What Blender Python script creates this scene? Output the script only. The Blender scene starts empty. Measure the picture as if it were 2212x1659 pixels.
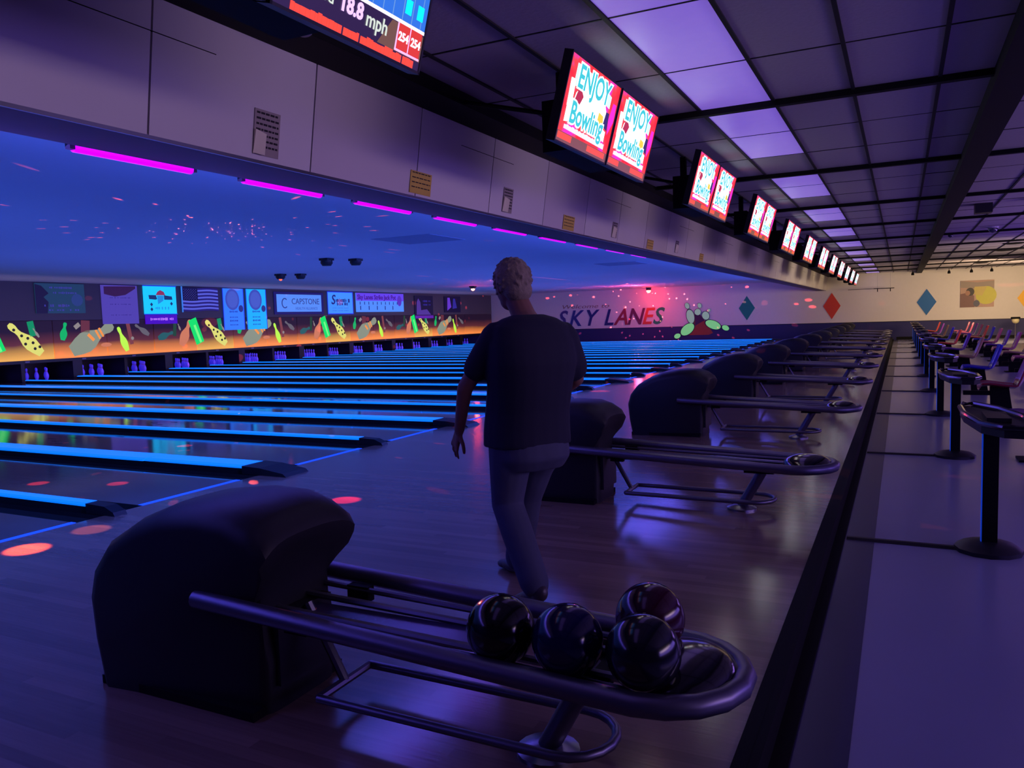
import bpy, bmesh, math, random
from mathutils import Vector, Matrix, noise
random.seed(7)
C = bpy.context.scene.collection
PI = math.pi

# ------------------------------------------------------------------ camera, world, exposure
cam = bpy.data.cameras.new('camera'); co = bpy.data.objects.new('camera', cam); C.objects.link(co)
cam.sensor_width = 36.0; cam.lens = 1692.0 / 2212.0 * 36.0
cam.clip_start = 0.05; cam.clip_end = 200
RW = ((0.89557048, -0.008541, 0.44483768), (0.4438415, 0.0867125, -0.89190003), (-0.03095527, 0.99619676, 0.08144801))
M4 = Matrix(RW).to_4x4(); M4.translation = Vector((0, 0, 1.42))
co.matrix_world = M4
bpy.context.scene.camera = co
vs = bpy.context.scene.view_settings
bpy.context.scene.display_settings.display_device = 'sRGB'
vs.view_transform = 'Standard'; vs.look = 'None'; vs.exposure = 0.0; vs.gamma = 1.0
vs.use_curve_mapping = False
wd = bpy.data.worlds.new('world'); bpy.context.scene.world = wd; wd.use_nodes = True
wd.node_tree.nodes['Background'].inputs[0].default_value = (0.03, 0.02, 0.08, 1)
wd.node_tree.nodes['Background'].inputs[1].default_value = 0.3

P = 3.5            # pitch of a lane pair
NP = 12            # pairs
Y0 = 2.25          # first ball return
YW = 42.6          # far wall
ZC = 3.17          # concourse ceiling
ZL = 2.95          # lane ceiling
XF = -5.55         # foul line
XS = -0.42         # step
XP = -23.85        # head pins


def area(name, loc, rot, sx, sy, col, w, spread=PI):
    l = bpy.data.lights.new(name, 'AREA'); l.shape = 'RECTANGLE'; l.size = sx; l.size_y = sy
    l.color = col; l.energy = w; l.spread = spread
    o = bpy.data.objects.new(name, l); C.objects.link(o); o.location = loc; o.rotation_euler = rot
    return o


def aim(o, target):
    d = Vector(target) - o.location
    o.rotation_euler = d.to_track_quat('-Z', 'Y').to_euler()
    return o


# black-light wash of the lanes: tubes behind the fascia, then added fill lights
BL = (0.055, 0.13, 1.0)
for i in range(4):
    aim(area('blacklight_wash', (-4.25, 3 + i * 10.4, 2.5), (0, 0, 0), 9.0, 0.25, BL, 260), (-14, 3 + i * 10.4, 2.6))
for i in range(4):
    aim(area('lane_fill', (-13.5, 3 + i * 10.4, 0.5), (0, 0, 0), 9.0, 9.5, (0.085, 0.14, 0.95), 135), (-13.5, 3 + i * 10.4, 5))  # added uplight that brightens the lane ceiling
for i in range(4):
    aim(area('mask_fill', (-20.5, 3 + i * 10.4, 1.0), (0, 0, 0), 9.0, 0.4, (0.55, 0.35, 0.75), 26), (-23.8, 3 + i * 10.4, 2.4))  # added fill for the wall over the masks
for i in range(4):
    aim(area('pin_fill', (-22.9, 3 + i * 10.4, 0.75), (0, 0, 0), 9.0, 0.2, (0.18, 0.16, 1.0), 30), (-24.3, 3 + i * 10.4, 0.2))  # added fill for the pin racks
# added area lights for the black-light spill on the approach
for i in range(3):
    aim(area('approach_spill', (-4.0, 3 + i * 12, 2.38), (0, 0, 0), 10.0, 0.5, (0.17, 0.10, 1.0), 58), (-3.0, 3 + i * 12, 0))
# violet and neutral fill added by the right wall, unseen warm light far right
aim(area('violet_fill', (5.4, 6, 1.6), (0, 0, 0), 12, 1.2, (0.27, 0.16, 1.0), 165), (0, 7, 3.0))
aim(area('violet_fill', (5.4, 20, 1.6), (0, 0, 0), 14, 1.2, (0.34, 0.17, 0.9), 190), (0, 20, 3.0))
aim(area('fascia_fill', (5.4, 10, 2.2), (0, 0, 0), 20, 0.6, (1.0, 0.68, 0.74), 52, 1.2), (-3.4, 10, 2.75))
aim(area('warm_far_light', (5.0, 37, 1.9), (0, 0, 0), 6, 1.2, (1.0, 0.70, 0.38), 420), (-0.5, 42.6, 2.5))
aim(area('warm_far_light', (5.4, 28, 2.3), (0, 0, 0), 8, 0.8, (1.0, 0.74, 0.46), 130, 1.4), (-3.4, 30, 2.7))

# ------------------------------------------------------------------ materials


def lin(c):
    return tuple(((x / 255.0) / 12.92 if x / 255.0 <= 0.04045 else ((x / 255.0 + 0.055) / 1.055) ** 2.4) for x in c) + (1.0,)


MATS = {}


def mat(name, col, rough=0.6, metal=0.0, emit=0.0, ecol=None, spec=0.5, var=0.06, scale=8.0, bump=0.0, coat=0.0):
    if name in MATS: return MATS[name]
    m = bpy.data.materials.new(name); m.use_nodes = True; nt = m.node_tree; b = nt.nodes['Principled BSDF']
    c = lin(col)
    tc = nt.nodes.new('ShaderNodeTexCoord'); nz = nt.nodes.new('ShaderNodeTexNoise')
    nz.inputs['Scale'].default_value = scale; nz.inputs['Detail'].default_value = 3
    nt.links.new(tc.outputs['Object'], nz.inputs['Vector'])
    mx = nt.nodes.new('ShaderNodeMix'); mx.data_type = 'RGBA'
    mx.inputs[6].default_value = tuple(x * (1 - var) for x in c[:3]) + (1,)
    mx.inputs[7].default_value = tuple(min(1, x * (1 + var)) for x in c[:3]) + (1,)
    nt.links.new(nz.outputs[0], mx.inputs[0]); nt.links.new(mx.outputs[2], b.inputs['Base Color'])
    b.inputs['Roughness'].default_value = rough; b.inputs['Metallic'].default_value = metal
    b.inputs['Specular IOR Level'].default_value = spec
    if coat: b.inputs['Coat Weight'].default_value = coat; b.inputs['Coat Roughness'].default_value = 0.08
    if emit:
        b.inputs['Emission Color'].default_value = lin(ecol or col); b.inputs['Emission Strength'].default_value = emit
    if bump:
        bp = nt.nodes.new('ShaderNodeBump'); bp.inputs['Strength'].default_value = bump; bp.inputs['Distance'].default_value = 0.01
        nt.links.new(nz.outputs[0], bp.inputs['Height']); nt.links.new(bp.outputs[0], b.inputs['Normal'])
    MATS[name] = m
    return m


def wood(name, c1, c2, board, rough, spec=0.5):
    """boards running along X, each board a slightly different tone"""
    m = bpy.data.materials.new(name); m.use_nodes = True; nt = m.node_tree; b = nt.nodes['Principled BSDF']
    tc = nt.nodes.new('ShaderNodeTexCoord'); sp = nt.nodes.new('ShaderNodeSeparateXYZ'); nt.links.new(tc.outputs['Object'], sp.inputs[0])
    d = nt.nodes.new('ShaderNodeMath'); d.operation = 'DIVIDE'; d.inputs[1].default_value = board; nt.links.new(sp.outputs[1], d.inputs[0])
    f = nt.nodes.new('ShaderNodeMath'); f.operation = 'FLOOR'; nt.links.new(d.outputs[0], f.inputs[0])
    dx = nt.nodes.new('ShaderNodeMath'); dx.operation = 'MULTIPLY_ADD'; dx.inputs[1].default_value = 0.8; nt.links.new(sp.outputs[0], dx.inputs[0])
    sh = nt.nodes.new('ShaderNodeMath'); sh.operation = 'MULTIPLY'; sh.inputs[1].default_value = 0.37; nt.links.new(f.outputs[0], sh.inputs[0])
    nt.links.new(sh.outputs[0], dx.inputs[2])
    fx = nt.nodes.new('ShaderNodeMath'); fx.operation = 'FLOOR'; nt.links.new(dx.outputs[0], fx.inputs[0])
    cb = nt.nodes.new('ShaderNodeCombineXYZ'); nt.links.new(f.outputs[0], cb.inputs[1]); nt.links.new(fx.outputs[0], cb.inputs[0])
    wn = nt.nodes.new('ShaderNodeTexWhiteNoise'); nt.links.new(cb.outputs[0], wn.inputs['Vector'])
    mp = nt.nodes.new('ShaderNodeMapping'); mp.inputs['Scale'].default_value = (1.5, 40, 1); nt.links.new(tc.outputs['Object'], mp.inputs[0])
    nz = nt.nodes.new('ShaderNodeTexNoise'); nz.inputs['Scale'].default_value = 2; nz.inputs['Detail'].default_value = 4; nt.links.new(mp.outputs[0], nz.inputs['Vector'])
    ad = nt.nodes.new('ShaderNodeMath'); ad.operation = 'MULTIPLY_ADD'; ad.inputs[1].default_value = 0.5; nt.links.new(nz.outputs[0], ad.inputs[0])
    h = nt.nodes.new('ShaderNodeMath'); h.operation = 'MULTIPLY'; h.inputs[1].default_value = 0.5; nt.links.new(wn.outputs[0], h.inputs[0]); nt.links.new(h.outputs[0], ad.inputs[2])
    mx = nt.nodes.new('ShaderNodeMix'); mx.data_type = 'RGBA'; mx.inputs[6].default_value = lin(c1); mx.inputs[7].default_value = lin(c2)
    nt.links.new(ad.outputs[0], mx.inputs[0]); nt.links.new(mx.outputs[2], b.inputs['Base Color'])
    fr = nt.nodes.new('ShaderNodeMath'); fr.operation = 'FRACT'; nt.links.new(d.outputs[0], fr.inputs[0])
    bp = nt.nodes.new('ShaderNodeBump'); bp.inputs['Strength'].default_value = 0.05; bp.inputs['Distance'].default_value = 0.004
    nt.links.new(nz.outputs[0], bp.inputs['Height']); nt.links.new(bp.outputs[0], b.inputs['Normal'])
    b.inputs['Roughness'].default_value = rough; b.inputs['Specular IOR Level'].default_value = spec
    MATS[name] = m
    return m


BLACK = mat('black_plastic', (22, 20, 26), 0.45)
BLACKM = mat('black_metal', (7, 6, 9), 0.65, spec=0.2)
HOOD = mat('hood_plastic', (19, 17, 27), 0.5, bump=0.03, scale=60)
CHROME = mat('tube_steel', (150, 150, 160), 0.3, 1.0)
DCHROME = mat('dark_steel', (118, 114, 132), 0.4, 0.9)
WHITE = mat('white_laminate', (205, 200, 200), 0.35, var=0.05, scale=1.5, spec=0.5)
WALLW = mat('cream_wall_paint', (212, 205, 200), 0.75, var=0.03)
WALLB = mat('navy_wall_paint', (30, 28, 92), 0.6)
LCEIL = mat('lane_ceiling_paint', (205, 205, 215), 0.8, var=0.06, scale=0.35)
CURT = mat('grey_curtain_wall', (92, 86, 92), 0.85, var=0.12, scale=0.4)
DARKG = mat('gutter_black', (14, 14, 20), 0.5)
LANE = wood('lane_boards', (56, 48, 54), (104, 90, 88), 0.0275, 0.07, 0.8)
APPR = wood('approach_boards', (100, 80, 70), (148, 121, 104), 0.055, 0.17, 0.6)
CONC = mat('concourse_vinyl', (146, 146, 168), 0.22, var=0.04, scale=2)
CONCD = mat('concourse_dark_vinyl', (52, 50, 80), 0.3, var=0.06)
STEPM = mat('step_nosing', (9, 9, 8), 0.8, spec=0.2)
TILE = mat('ceiling_tile', (168, 160, 172), 0.85, var=0.08, scale=30, bump=0.2)
LENS = mat('light_lens', (230, 225, 240), 0.35, emit=0.42, ecol=(150, 110, 255))
TBAR = mat('ceiling_tee', (10, 7, 14), 0.7)
FCAP = mat('fluorescent_capping', (60, 150, 255), 0.3, emit=0.85, ecol=(0, 128, 255), var=0.1, scale=3)
FFOUL = mat('fluorescent_foul_tape', (60, 110, 255), 0.5, emit=0.8, ecol=(20, 80, 255))
TUBE = mat('blacklight_tube', (170, 0, 255), 0.3, emit=1.6, ecol=(186, 0, 255))
PINM = mat('pin_plastic', (150, 120, 215), 0.3, emit=0.4, ecol=(45, 40, 255))  # blue of the black light put into the pin colour and glow
REDG = mat('red_glow', (255, 40, 30), 0.4, emit=200, ecol=(255, 60, 40))

# ------------------------------------------------------------------ helpers


class MB:
    def __init__(s): s.v = []; s.f = []; s.m = []

    def add(s, vs_, fs, mi=0):
        n = len(s.v); s.v += [tuple(v) for v in vs_]; s.f += [tuple(i + n for i in f) for f in fs]; s.m += [mi] * len(fs); return s

    def box(s, x0, x1, y0, y1, z0, z1, mi=0):
        return s.add([(x0, y0, z0), (x1, y0, z0), (x1, y1, z0), (x0, y1, z0), (x0, y0, z1), (x1, y0, z1), (x1, y1, z1), (x0, y1, z1)],
                     [(0, 3, 2, 1), (4, 5, 6, 7), (0, 1, 5, 4), (1, 2, 6, 5), (2, 3, 7, 6), (3, 0, 4, 7)], mi)

    def prism(s, poly, a, b, fn, mi=0):
        """poly 2D extruded from a to b; fn(u, v, t) -> xyz"""
        n = len(poly); V = [fn(u, v, a) for u, v in poly] + [fn(u, v, b) for u, v in poly]
        F = [tuple(range(n))[::-1], tuple(range(n, 2 * n))] + [(i, (i + 1) % n, n + (i + 1) % n, n + i) for i in range(n)]
        return s.add(V, F, mi)

    def loft(s, rings, closed=False, cap=True, mi=0):
        n = len(rings[0]); V = [p for r in rings for p in r]; F = []
        R = len(rings)
        for i in range(R if closed else R - 1):
            a = i * n; b = ((i + 1) % R) * n
            for j in range(n): F.append((a + j, a + (j + 1) % n, b + (j + 1) % n, b + j))
        if cap and not closed: F.append(tuple(range(n))[::-1]); F.append(tuple(range((R - 1) * n, R * n)))
        return s.add(V, F, mi)

    def tube(s, pts, r, n=10, closed=False, mi=0):
        pts = [Vector(p) for p in pts]; rings = []; up = Vector((0, 0, 1)); N = len(pts)
        rr = r if isinstance(r, (list, tuple)) else [r] * N
        prev = None
        for i, p in enumerate(pts):
            if closed: t = pts[(i + 1) % N] - pts[i - 1]
            else: t = pts[min(i + 1, N - 1)] - pts[max(i - 1, 0)]
            t.normalize()
            if prev is None:
                a = up if abs(t.z) < 0.9 else Vector((1, 0, 0)); x = a.cross(t).normalized()
            else:
                x = (prev - t * prev.dot(t)).normalized()
            prev = x; y = t.cross(x)
            rings.append([tuple(p + (x * math.cos(2 * PI * k / n) + y * math.sin(2 * PI * k / n)) * rr[i]) for k in range(n)])
        return s.loft(rings, closed=closed, mi=mi)

    def lathe(s, prof, c=(0, 0, 0), n=16, axis='z', mi=0):
        rings = []
        for r, h in prof:
            ring = []
            for k in range(n):
                a = 2 * PI * k / n; u, v = r * math.cos(a), r * math.sin(a)
                q = (u, v, h) if axis == 'z' else ((h, u, v) if axis == 'x' else (u, h, v))
                ring.append((c[0] + q[0], c[1] + q[1], c[2] + q[2]))
            rings.append(ring)
        return s.loft(rings, mi=mi)

    def ball(s, c, rx, ry=None, rz=None, n=16, m=10, mi=0, rot=None):
        ry = ry or rx; rz = rz or rx; rings = []
        for i in range(m + 1):
            t = PI * (i + 0.02) / (m + 0.04) if 0 < i < m else (0.02 if i == 0 else PI - 0.02)
            ring = []
            for k in range(n):
                a = 2 * PI * k / n; q = Vector((rx * math.sin(t) * math.cos(a), ry * math.sin(t) * math.sin(a), rz * math.cos(t)))
                if rot: q = rot @ q
                ring.append((c[0] + q.x, c[1] + q.y, c[2] + q.z))
            rings.append(ring)
        return s.loft(rings, mi=mi)

    def build(s, name, mats, parent=None, smooth=False, loc=None):
        me = bpy.data.meshes.new(name); me.from_pydata(s.v, [], s.f); me.update()
        bm = bmesh.new(); bm.from_mesh(me); bmesh.ops.recalc_face_normals(bm, faces=bm.faces); bm.to_mesh(me); bm.free()
        for m in (mats if isinstance(mats, (list, tuple)) else [mats]): me.materials.append(m)
        for i, p in enumerate(me.polygons):
            p.material_index = s.m[i] if i < len(s.m) else 0
            p.use_smooth = smooth
        if smooth:
            try: me.set_sharp_from_angle(angle=math.radians(42))
            except Exception: pass
        o = bpy.data.objects.new(name, me); C.objects.link(o)
        if parent is not None: o.parent = parent
        if loc is not None: o.location = loc
        return o


def tag(o, label=None, cat=None, group=None, kind=None):
    if label: o['label'] = label
    if cat: o['category'] = cat
    if group: o['group'] = group
    if kind: o['kind'] = kind
    return o


def empty(name, loc=(0, 0, 0), rz=0.0):
    o = bpy.data.objects.new(name, None); C.objects.link(o); o.location = loc; o.rotation_euler = (0, 0, rz); o.empty_display_size = 0.1
    return o


def copy_tree(o, parent=None):
    kids = list(o.children)
    c = o.copy(); C.objects.link(c)
    for k in ('label', 'category', 'group') if parent is None else ():
        if k in c: del c[k]
    c.parent = parent
    for ch in kids: copy_tree(ch, c)
    return c


def text(name, s, size, m, parent, matrix, depth=0.003, align='CENTER', shear=0.0, bold=0.0, sx=1.0):
    cu = bpy.data.curves.new(name, 'FONT'); cu.body = s; cu.size = size; cu.align_x = align; cu.align_y = 'CENTER'
    cu.extrude = depth; cu.shear = shear; cu.offset = bold; cu.resolution_u = 3
    t = bpy.data.objects.new(name, cu)
    me = bpy.data.meshes.new_from_object(t); me.name = name
    me.materials.clear(); me.materials.append(m)
    bpy.data.objects.remove(t); bpy.data.curves.remove(cu)
    me.transform(Matrix.Scale(sx, 4, (1, 0, 0)))
    me.transform(matrix)
    o = bpy.data.objects.new(name, me); C.objects.link(o)
    if parent is not None: o.parent = parent
    return o


def frame(origin, xdir, ydir):
    x = Vector(xdir).normalized(); y = Vector(ydir).normalized(); z = x.cross(y)
    m = Matrix((x, y, z)).transposed().to_4x4(); m.translation = Vector(origin); return m


ORD = ['nearest', 'second', 'third', 'fourth', 'fifth', 'sixth', 'seventh', 'eighth', 'ninth', 'tenth', 'eleventh', 'farthest']
ORD24 = ['first', 'second', 'third', 'fourth', 'fifth', 'sixth', 'seventh', 'eighth', 'ninth', 'tenth', 'eleventh', 'twelfth', 'thirteenth', 'fourteenth', 'fifteenth',
         'sixteenth', 'seventeenth', 'eighteenth', 'nineteenth', 'twentieth'] + ['twenty-' + a for a in ('first', 'second', 'third', 'fourth', 'fifth', 'sixth', 'seventh', 'eighth', 'ninth')] + ['thirtieth'] + ['thirty-' + a for a in ('first', 'second', 'third', 'fourth', 'fifth', 'sixth', 'seventh')]

# ------------------------------------------------------------------ setting
YB = -3.0; XR = 6.2; XL = -25.6
tag(MB().box(XF, XS, YB, YW, -0.14, 0.0).build('floor', APPR), kind='structure')
fl = tag(MB().box(XS + 0.09, XR, YB, YW, -0.2, -0.12).build('floor_concourse', CONC), kind='structure')
MB().box(XS + 0.09, -0.15, YB, YW, -0.12, -0.117).build('dark_border', CONCD, fl)
st = tag(MB().box(XS, XS + 0.03, YB, YW, -0.2, 0.006).build('trim_1', STEPM), kind='structure')
MB().box(XS + 0.03, XS + 0.09, YB, YW, -0.2, -0.105).build('toe_strip', STEPM, st)
MB().box(XS - 0.05, XS, YB, YW, 0.0, 0.005).build('nosing', STEPM, st)
tag(MB().box(XL, XF, YB, YW, -0.3, -0.12).build('floor_under_lanes', DARKG), kind='structure')
# far wall: cream above, navy band below
wf = tag(MB().box(XL, XR, YW, YW + 0.2, -0.2, 3.4).build('wall_far', WALLW), kind='structure')
MB().box(XL, XR, YW - 0.012, YW, -0.12, 0.77).build('navy_band', WALLB, wf)
MB().box(XL, XR, YW - 0.02, YW - 0.012, 0.755, 0.78).build('band_rail', BLACKM, wf)
MB().box(XS + 0.2, XR, YW - 0.03, YW - 0.012, -0.12, 0.02).build('skirting', BLACKM, wf)
tag(MB().box(XR, XR + 0.2, YB, YW, -0.2, 3.4).build('wall_right', mat('dark_wall', (70, 60, 80), 0.8)), kind='structure')
tag(MB().box(XL, XR, YB - 0.2, YB, -0.2, 3.4).build('wall_back', mat('dark_wall', (70, 60, 80), 0.8)), kind='structure')
tag(MB().box(XL - 0.1, XL, YB, YW, -0.2, 3.4).build('wall_left', DARKG), kind='structure')
tag(MB().box(XL, -3.85, YB, YW, ZL, ZL + 0.1).build('ceiling_lanes', LCEIL), kind='structure')
# access hatch outlines on the lane ceiling
for hx, hy in ((-7.95, 12.3), (-7.3, 22.0)):
    h = MB().box(hx - 0.62, hx + 0.62, hy - 0.62, hy + 0.62, ZL - 0.006, ZL).build('ceiling_hatch', mat('hatch_paint', (160, 160, 180), 0.8))
    tag(h, 'flush square access hatch in the blue ceiling' + (' over the near lanes' if hy < 15 else ' over the middle lanes'), 'hatch')
# curtain wall above the pin masks
cw = tag(MB().box(-22.66, -22.5, YB, YW, 1.83, ZL).build('wall_over_masks', CURT), kind='structure')

# fascia: panels, underside, black head rail
fs = tag(MB().box(-3.82, -3.46, YB, YW, 2.42, 3.3).build('wall_fascia', mat('fascia_core', (90, 80, 90), 0.7)), kind='structure')
y = 2.83 - 1.22 * 5; i = 0
fx = lambda u, v, t: (u, t, v)
while y < YW - 0.02:
    y1 = min(y + 1.22, YW)
    mm = WHITE if i % 3 else mat('white_laminate_b', (196, 188, 190), 0.32, var=0.05, scale=1.5)
    MB().prism([(-3.455, 2.4), (-3.43, 2.4), (-3.325, 3.08), (-3.36, 3.08)], y + 0.006, y1 - 0.006, fx).build('panel', mm, fs)
    y += 1.22; i += 1
MB().box(-3.86, -3.432, YB, YW, 2.395, 2.42).build('underside', mat('fascia_underside', (120, 112, 125), 0.6), fs)
MB().box(-3.86, -3.82, YB, YW, 2.42, ZL).build('lane_side_face', LCEIL, fs)
MB().box(-3.437, -3.425, YB, YW, 2.392, 2.412).build('edge_strip', CHROME, fs)
# short cross joints near the top of the panels
for k in range(-2, 11):
    yy = 5.9 + 3.66 * k
    MB().prism([(-3.358, 2.905), (-3.349, 2.905), (-3.349, 2.909), (-3.358, 2.909)], yy, yy + 1.0, fx).build('panel_joint', BLACKM, fs)
tag(MB().box(-3.36, -3.02, YB, YW, 3.07, ZC).build('trim_2', BLACKM), kind='structure')

# ------------------------------------------------------------------ suspended ceiling over the approach and concourse
ce = tag(MB().box(-3.4, XR, YB, YW, ZC + 0.05, ZC + 0.2).build('ceiling', BLACKM), kind='structure')
GX = [-0.967 + 0.607 * k for k in range(-4, 12)]; GY = [6.98 + 1.22 * m for m in range(-8, 30)]
tile_me = None
far = MB()
for a in range(len(GX) - 1):
    for b in range(len(GY) - 1):
        x0, x1 = GX[a] + 0.01, GX[a + 1] - 0.01; y0, y1 = GY[b] + 0.008, min(GY[b + 1] - 0.008, YW)
        if y0 > YW: continue
        m = b - 8
        if a == 3 and (m % 3 != 2 or m == -1): continue       # light fittings go here
        if y0 < -0.5 or y0 > 20 or x0 > 3.2:
            far.box(x0, x1, y0, y1, ZC, ZC + 0.02); continue
        if tile_me is None:
            q = MB().box(-0.2935, 0.2935, -0.602, 0.602, 0, 0.02).build('ceiling_tile', TILE, ce); tile_me = q.data
        else:
            q = bpy.data.objects.new('ceiling_tile', tile_me); C.objects.link(q); q.parent = ce
        q.location = ((x0 + x1) / 2, (y0 + y1) / 2, ZC + random.uniform(-0.002, 0.002))
tag(far.build('far_tiles', TILE, ce), kind='stuff')
tb = MB()
for x in GX: tb.box(x - 0.014, x + 0.014, YB, YW, ZC - 0.012, ZC + 0.01)
tb.build('main_tees', TBAR, ce)
tb = MB()
for i_, y in enumerate(GY):
    if y < YW: tb.box(-3.4, XR, y - 0.007, y + 0.007, ZC - 0.004, ZC + 0.01)
tb.build('cross_tees', TBAR, ce)
for k in range(-2, 10):
    y = 6.98 + 3.66 * k
    if y < YW: MB().box(-3.0, XR, y - 0.035, y + 0.035, ZC - 0.05, ZC).build('cross_rail', BLACKM, ce)
bm_ = MB().box(0.60, 0.84, YB, YW - 0.02, ZC - 0.12, ZC)
tag(bm_.build('trim_3', BLACKM), kind='structure')
# lay-in light lenses beside the screens
LC = 0
LB = [m for m in range(-7, 29) if m % 3 != 2 or m == -1]
for m in LB:
    y0 = 6.98 + 1.22 * m
    if y0 > YW - 1.2: continue
    t = empty('ceiling_light', (-1.2635 - 0.003, y0 + 0.61, ZC))
    MB().box(-0.29, 0.29, -0.6, 0.6, -0.002, 0.012).build('lens', LENS, t)
    fr = MB()
    for bx in ((-0.3, -0.29, -0.61, 0.61), (0.29, 0.3, -0.61, 0.61), (-0.29, 0.29, -0.61, -0.6), (-0.29, 0.29, 0.6, 0.61)): fr.box(*bx, -0.004, 0.03)
    fr.build('frame', TBAR, t)
    tag(t, 'violet lay-in ceiling light beside the score screens, %s from the camera' % ORD24[LC], 'ceiling light', 'violet lay-in ceiling lights'); LC += 1

# ------------------------------------------------------------------ lanes
lane_bed = None
for k in range(NP):
    yc = Y0 + P * k
    for j, dy in enumerate((-0.93, 0.93)):
        yl = yc + dy; n = 2 * k + j
        if yl + 0.5 > YW: continue
        if lane_bed is None:
            t = empty('bowling_lane', (XF, yl, 0))
            MB().box(-18.9, 0, -0.53, 0.53, -0.06, 0.0).build('lane_bed', LANE, t)
            MB().box(-0.055, 0.0, -0.53, 0.53, 0.0, 0.003).build('foul_line', FFOUL, t)
            for s in (-1, 1):
                g = MB(); rings = []
                for x in (-18.9, 0.0):
                    rings.append([(x, s * (0.53 + 0.1175) - s * 0.1175 * math.cos(PI * q / 8), -0.005 - 0.09 * math.sin(PI * q / 8)) for q in range(9)] + [(x, s * 0.765, -0.11), (x, s * 0.53, -0.11)])
                g.loft(rings).build('gutter', DARKG, t)
            for q in range(-3, 4):
                ax = -4.9 + abs(q) * 0.28
                MB().prism([(ax, q * 0.137), (ax + 0.15, q * 0.137 - 0.015), (ax + 0.15, q * 0.137 + 0.015)], 0.0, 0.0015, lambda u, v, w: (u, v, w)).build('aiming_arrow', DARKG, t)
            lane_bed = t
        else:
            t = copy_tree(lane_bed); t.location = (XF, yl, 0)
        tag(t, '%s bowling lane counting from the camera side, glossy dark boards and glowing foul line' % ORD24[n], 'bowling lane', 'bowling lanes')

# dividers with fluorescent cappings
dn = {}


def divider(y, w, label):
    key = round(w, 2)
    if key not in dn:
        t = empty('lane_divider', (XF, y, 0))
        MB().box(-17.9, -0.28, -w / 2, w / 2, -0.11, 0.055).build('divider_board', BLACK, t)
        hw = w / 2 + 0.01
        prof = lambda h: [(-h, 0.055), (h, 0.055), (h, 0.068), (h * 0.75, 0.082), (-h * 0.75, 0.082), (-h, 0.068)]
        MB().prism(prof(hw), -17.9, -1.62, lambda u, v, tt: (tt, u, v)).build('capping', FCAP, t)
        MB().prism(prof(hw * 0.92), -1.6, -0.22, lambda u, v, tt: (tt, u, v)).build('capping', FCAP, t)
        e = MB().prism([(-0.22, 0.0), (0.12 if w < 0.2 else 0.34, 0.0), (0.1 if w < 0.2 else 0.3, 0.03), (0.0, 0.07), (-0.22, 0.078)], -w / 2, w / 2, lambda u, v, tt: (u, tt, v))
        e.build('end_block', BLACK, t)
        dn[key] = t
    else:
        t = copy_tree(dn[key]); t.location = (XF, y, 0)
    tag(t, label, 'lane divider', 'lane dividers with glowing blue capping')


for k in range(NP):
    yc = Y0 + P * k
    divider(yc, 0.32, 'wide glowing blue capped divider in line with the %s ball return' % ORD[k])
    if yc + 1.75 < YW - 0.3: divider(yc + 1.75, 0.11, 'narrow glowing blue capped divider just beyond the %s lane pair' % ORD[k])
divider(Y0 - 1.75, 0.11, 'narrow glowing blue capped divider before the nearest lane pair')

# ------------------------------------------------------------------ pins
PR = [(0.026, 0.0), (0.03, 0.01), (0.05, 0.06), (0.0605, 0.115), (0.057, 0.16), (0.042, 0.21), (0.027, 0.24), (0.0235, 0.262), (0.028, 0.30), (0.032, 0.335), (0.027, 0.365), (0.012, 0.381)]
p0 = empty('bowling_pin')
MB().lathe(PR, n=10).build('pin_body', PINM, p0, smooth=True)
st_ = MB()
for z0, z1 in ((0.25, 0.258), (0.27, 0.278)): st_.lathe([(0.027, z0), (0.0285, (z0 + z1) / 2), (0.027, z1)], n=10)
st_.build('neck_stripe', mat('pin_stripe', (200, 40, 60), 0.4), p0)
first = True
PNM = ['front head pin', 'near pin of the second row', 'far pin of the second row', 'near pin of the third row', 'middle pin of the third row', 'far pin of the third row', 'nearest pin of the back row', 'second pin of the back row', 'third pin of the back row', 'farthest pin of the back row']
TRI = [(0, 0)] + [(-0.264, s * 0.1525) for s in (-1, 1)] + [(-0.528, s * 0.305) for s in (-1, 0, 1)] + [(-0.792, s) for s in (-0.4575, -0.1525, 0.1525, 0.4575)]
for k in range(NP):
    for j, dy in enumerate((-0.93, 0.93)):
        yl = Y0 + P * k + dy; n = 2 * k + j
        if yl < 10 or yl + 0.5 > YW: continue
        for q, (dx, dyy) in enumerate(TRI):
            if n == 7 and q not in (7, 8, 9, 4): continue
            if n == 8 and q in (0, 1, 3): continue
            if first: t = p0; first = False
            else: t = copy_tree(p0)
            t.location = (XP + 0.1 + dx, yl + dyy, 0.0)
            tag(t, '%s at the end of the %s lane from the camera' % (PNM[q], ORD24[n]), 'bowling pin', 'pins racked at the end of the %s lane' % ORD24[n])

# pit walls and machine frames below the masks
ki = None
for k in range(2, NP):
    for dy in (0.0, 1.75):
        y = Y0 + P * k + dy
        if y > YW - 0.3: continue
        w = 0.32 if dy == 0 else 0.11
        kk = MB().box(-24.9, -23.62, y - w / 2, y + w / 2, -0.1, 0.595).build('pit_kickback', DARKG)
        tag(kk, 'black pit partition beside the pins, %s' % (('in line with the %s ball return' if dy == 0 else 'just beyond the %s lane pair') % ORD[k]), 'partition', 'black pit partitions')
bk = MB().box(-25.0, -24.92, 9, YW - 0.05, -0.1, 1.8).build('pit_curtain', DARKG)
tag(bk, 'black pit curtain hanging behind all the pin racks', 'curtain')

# ------------------------------------------------------------------ pin masks with glowing prints
MK = {}


def glow(name, c, e=0.9):
    if name not in MK: MK[name] = mat('print_' + name, tuple(int(v * 0.5) for v in c), 0.6, emit=e, ecol=c, var=0.05)
    return MK[name]


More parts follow.
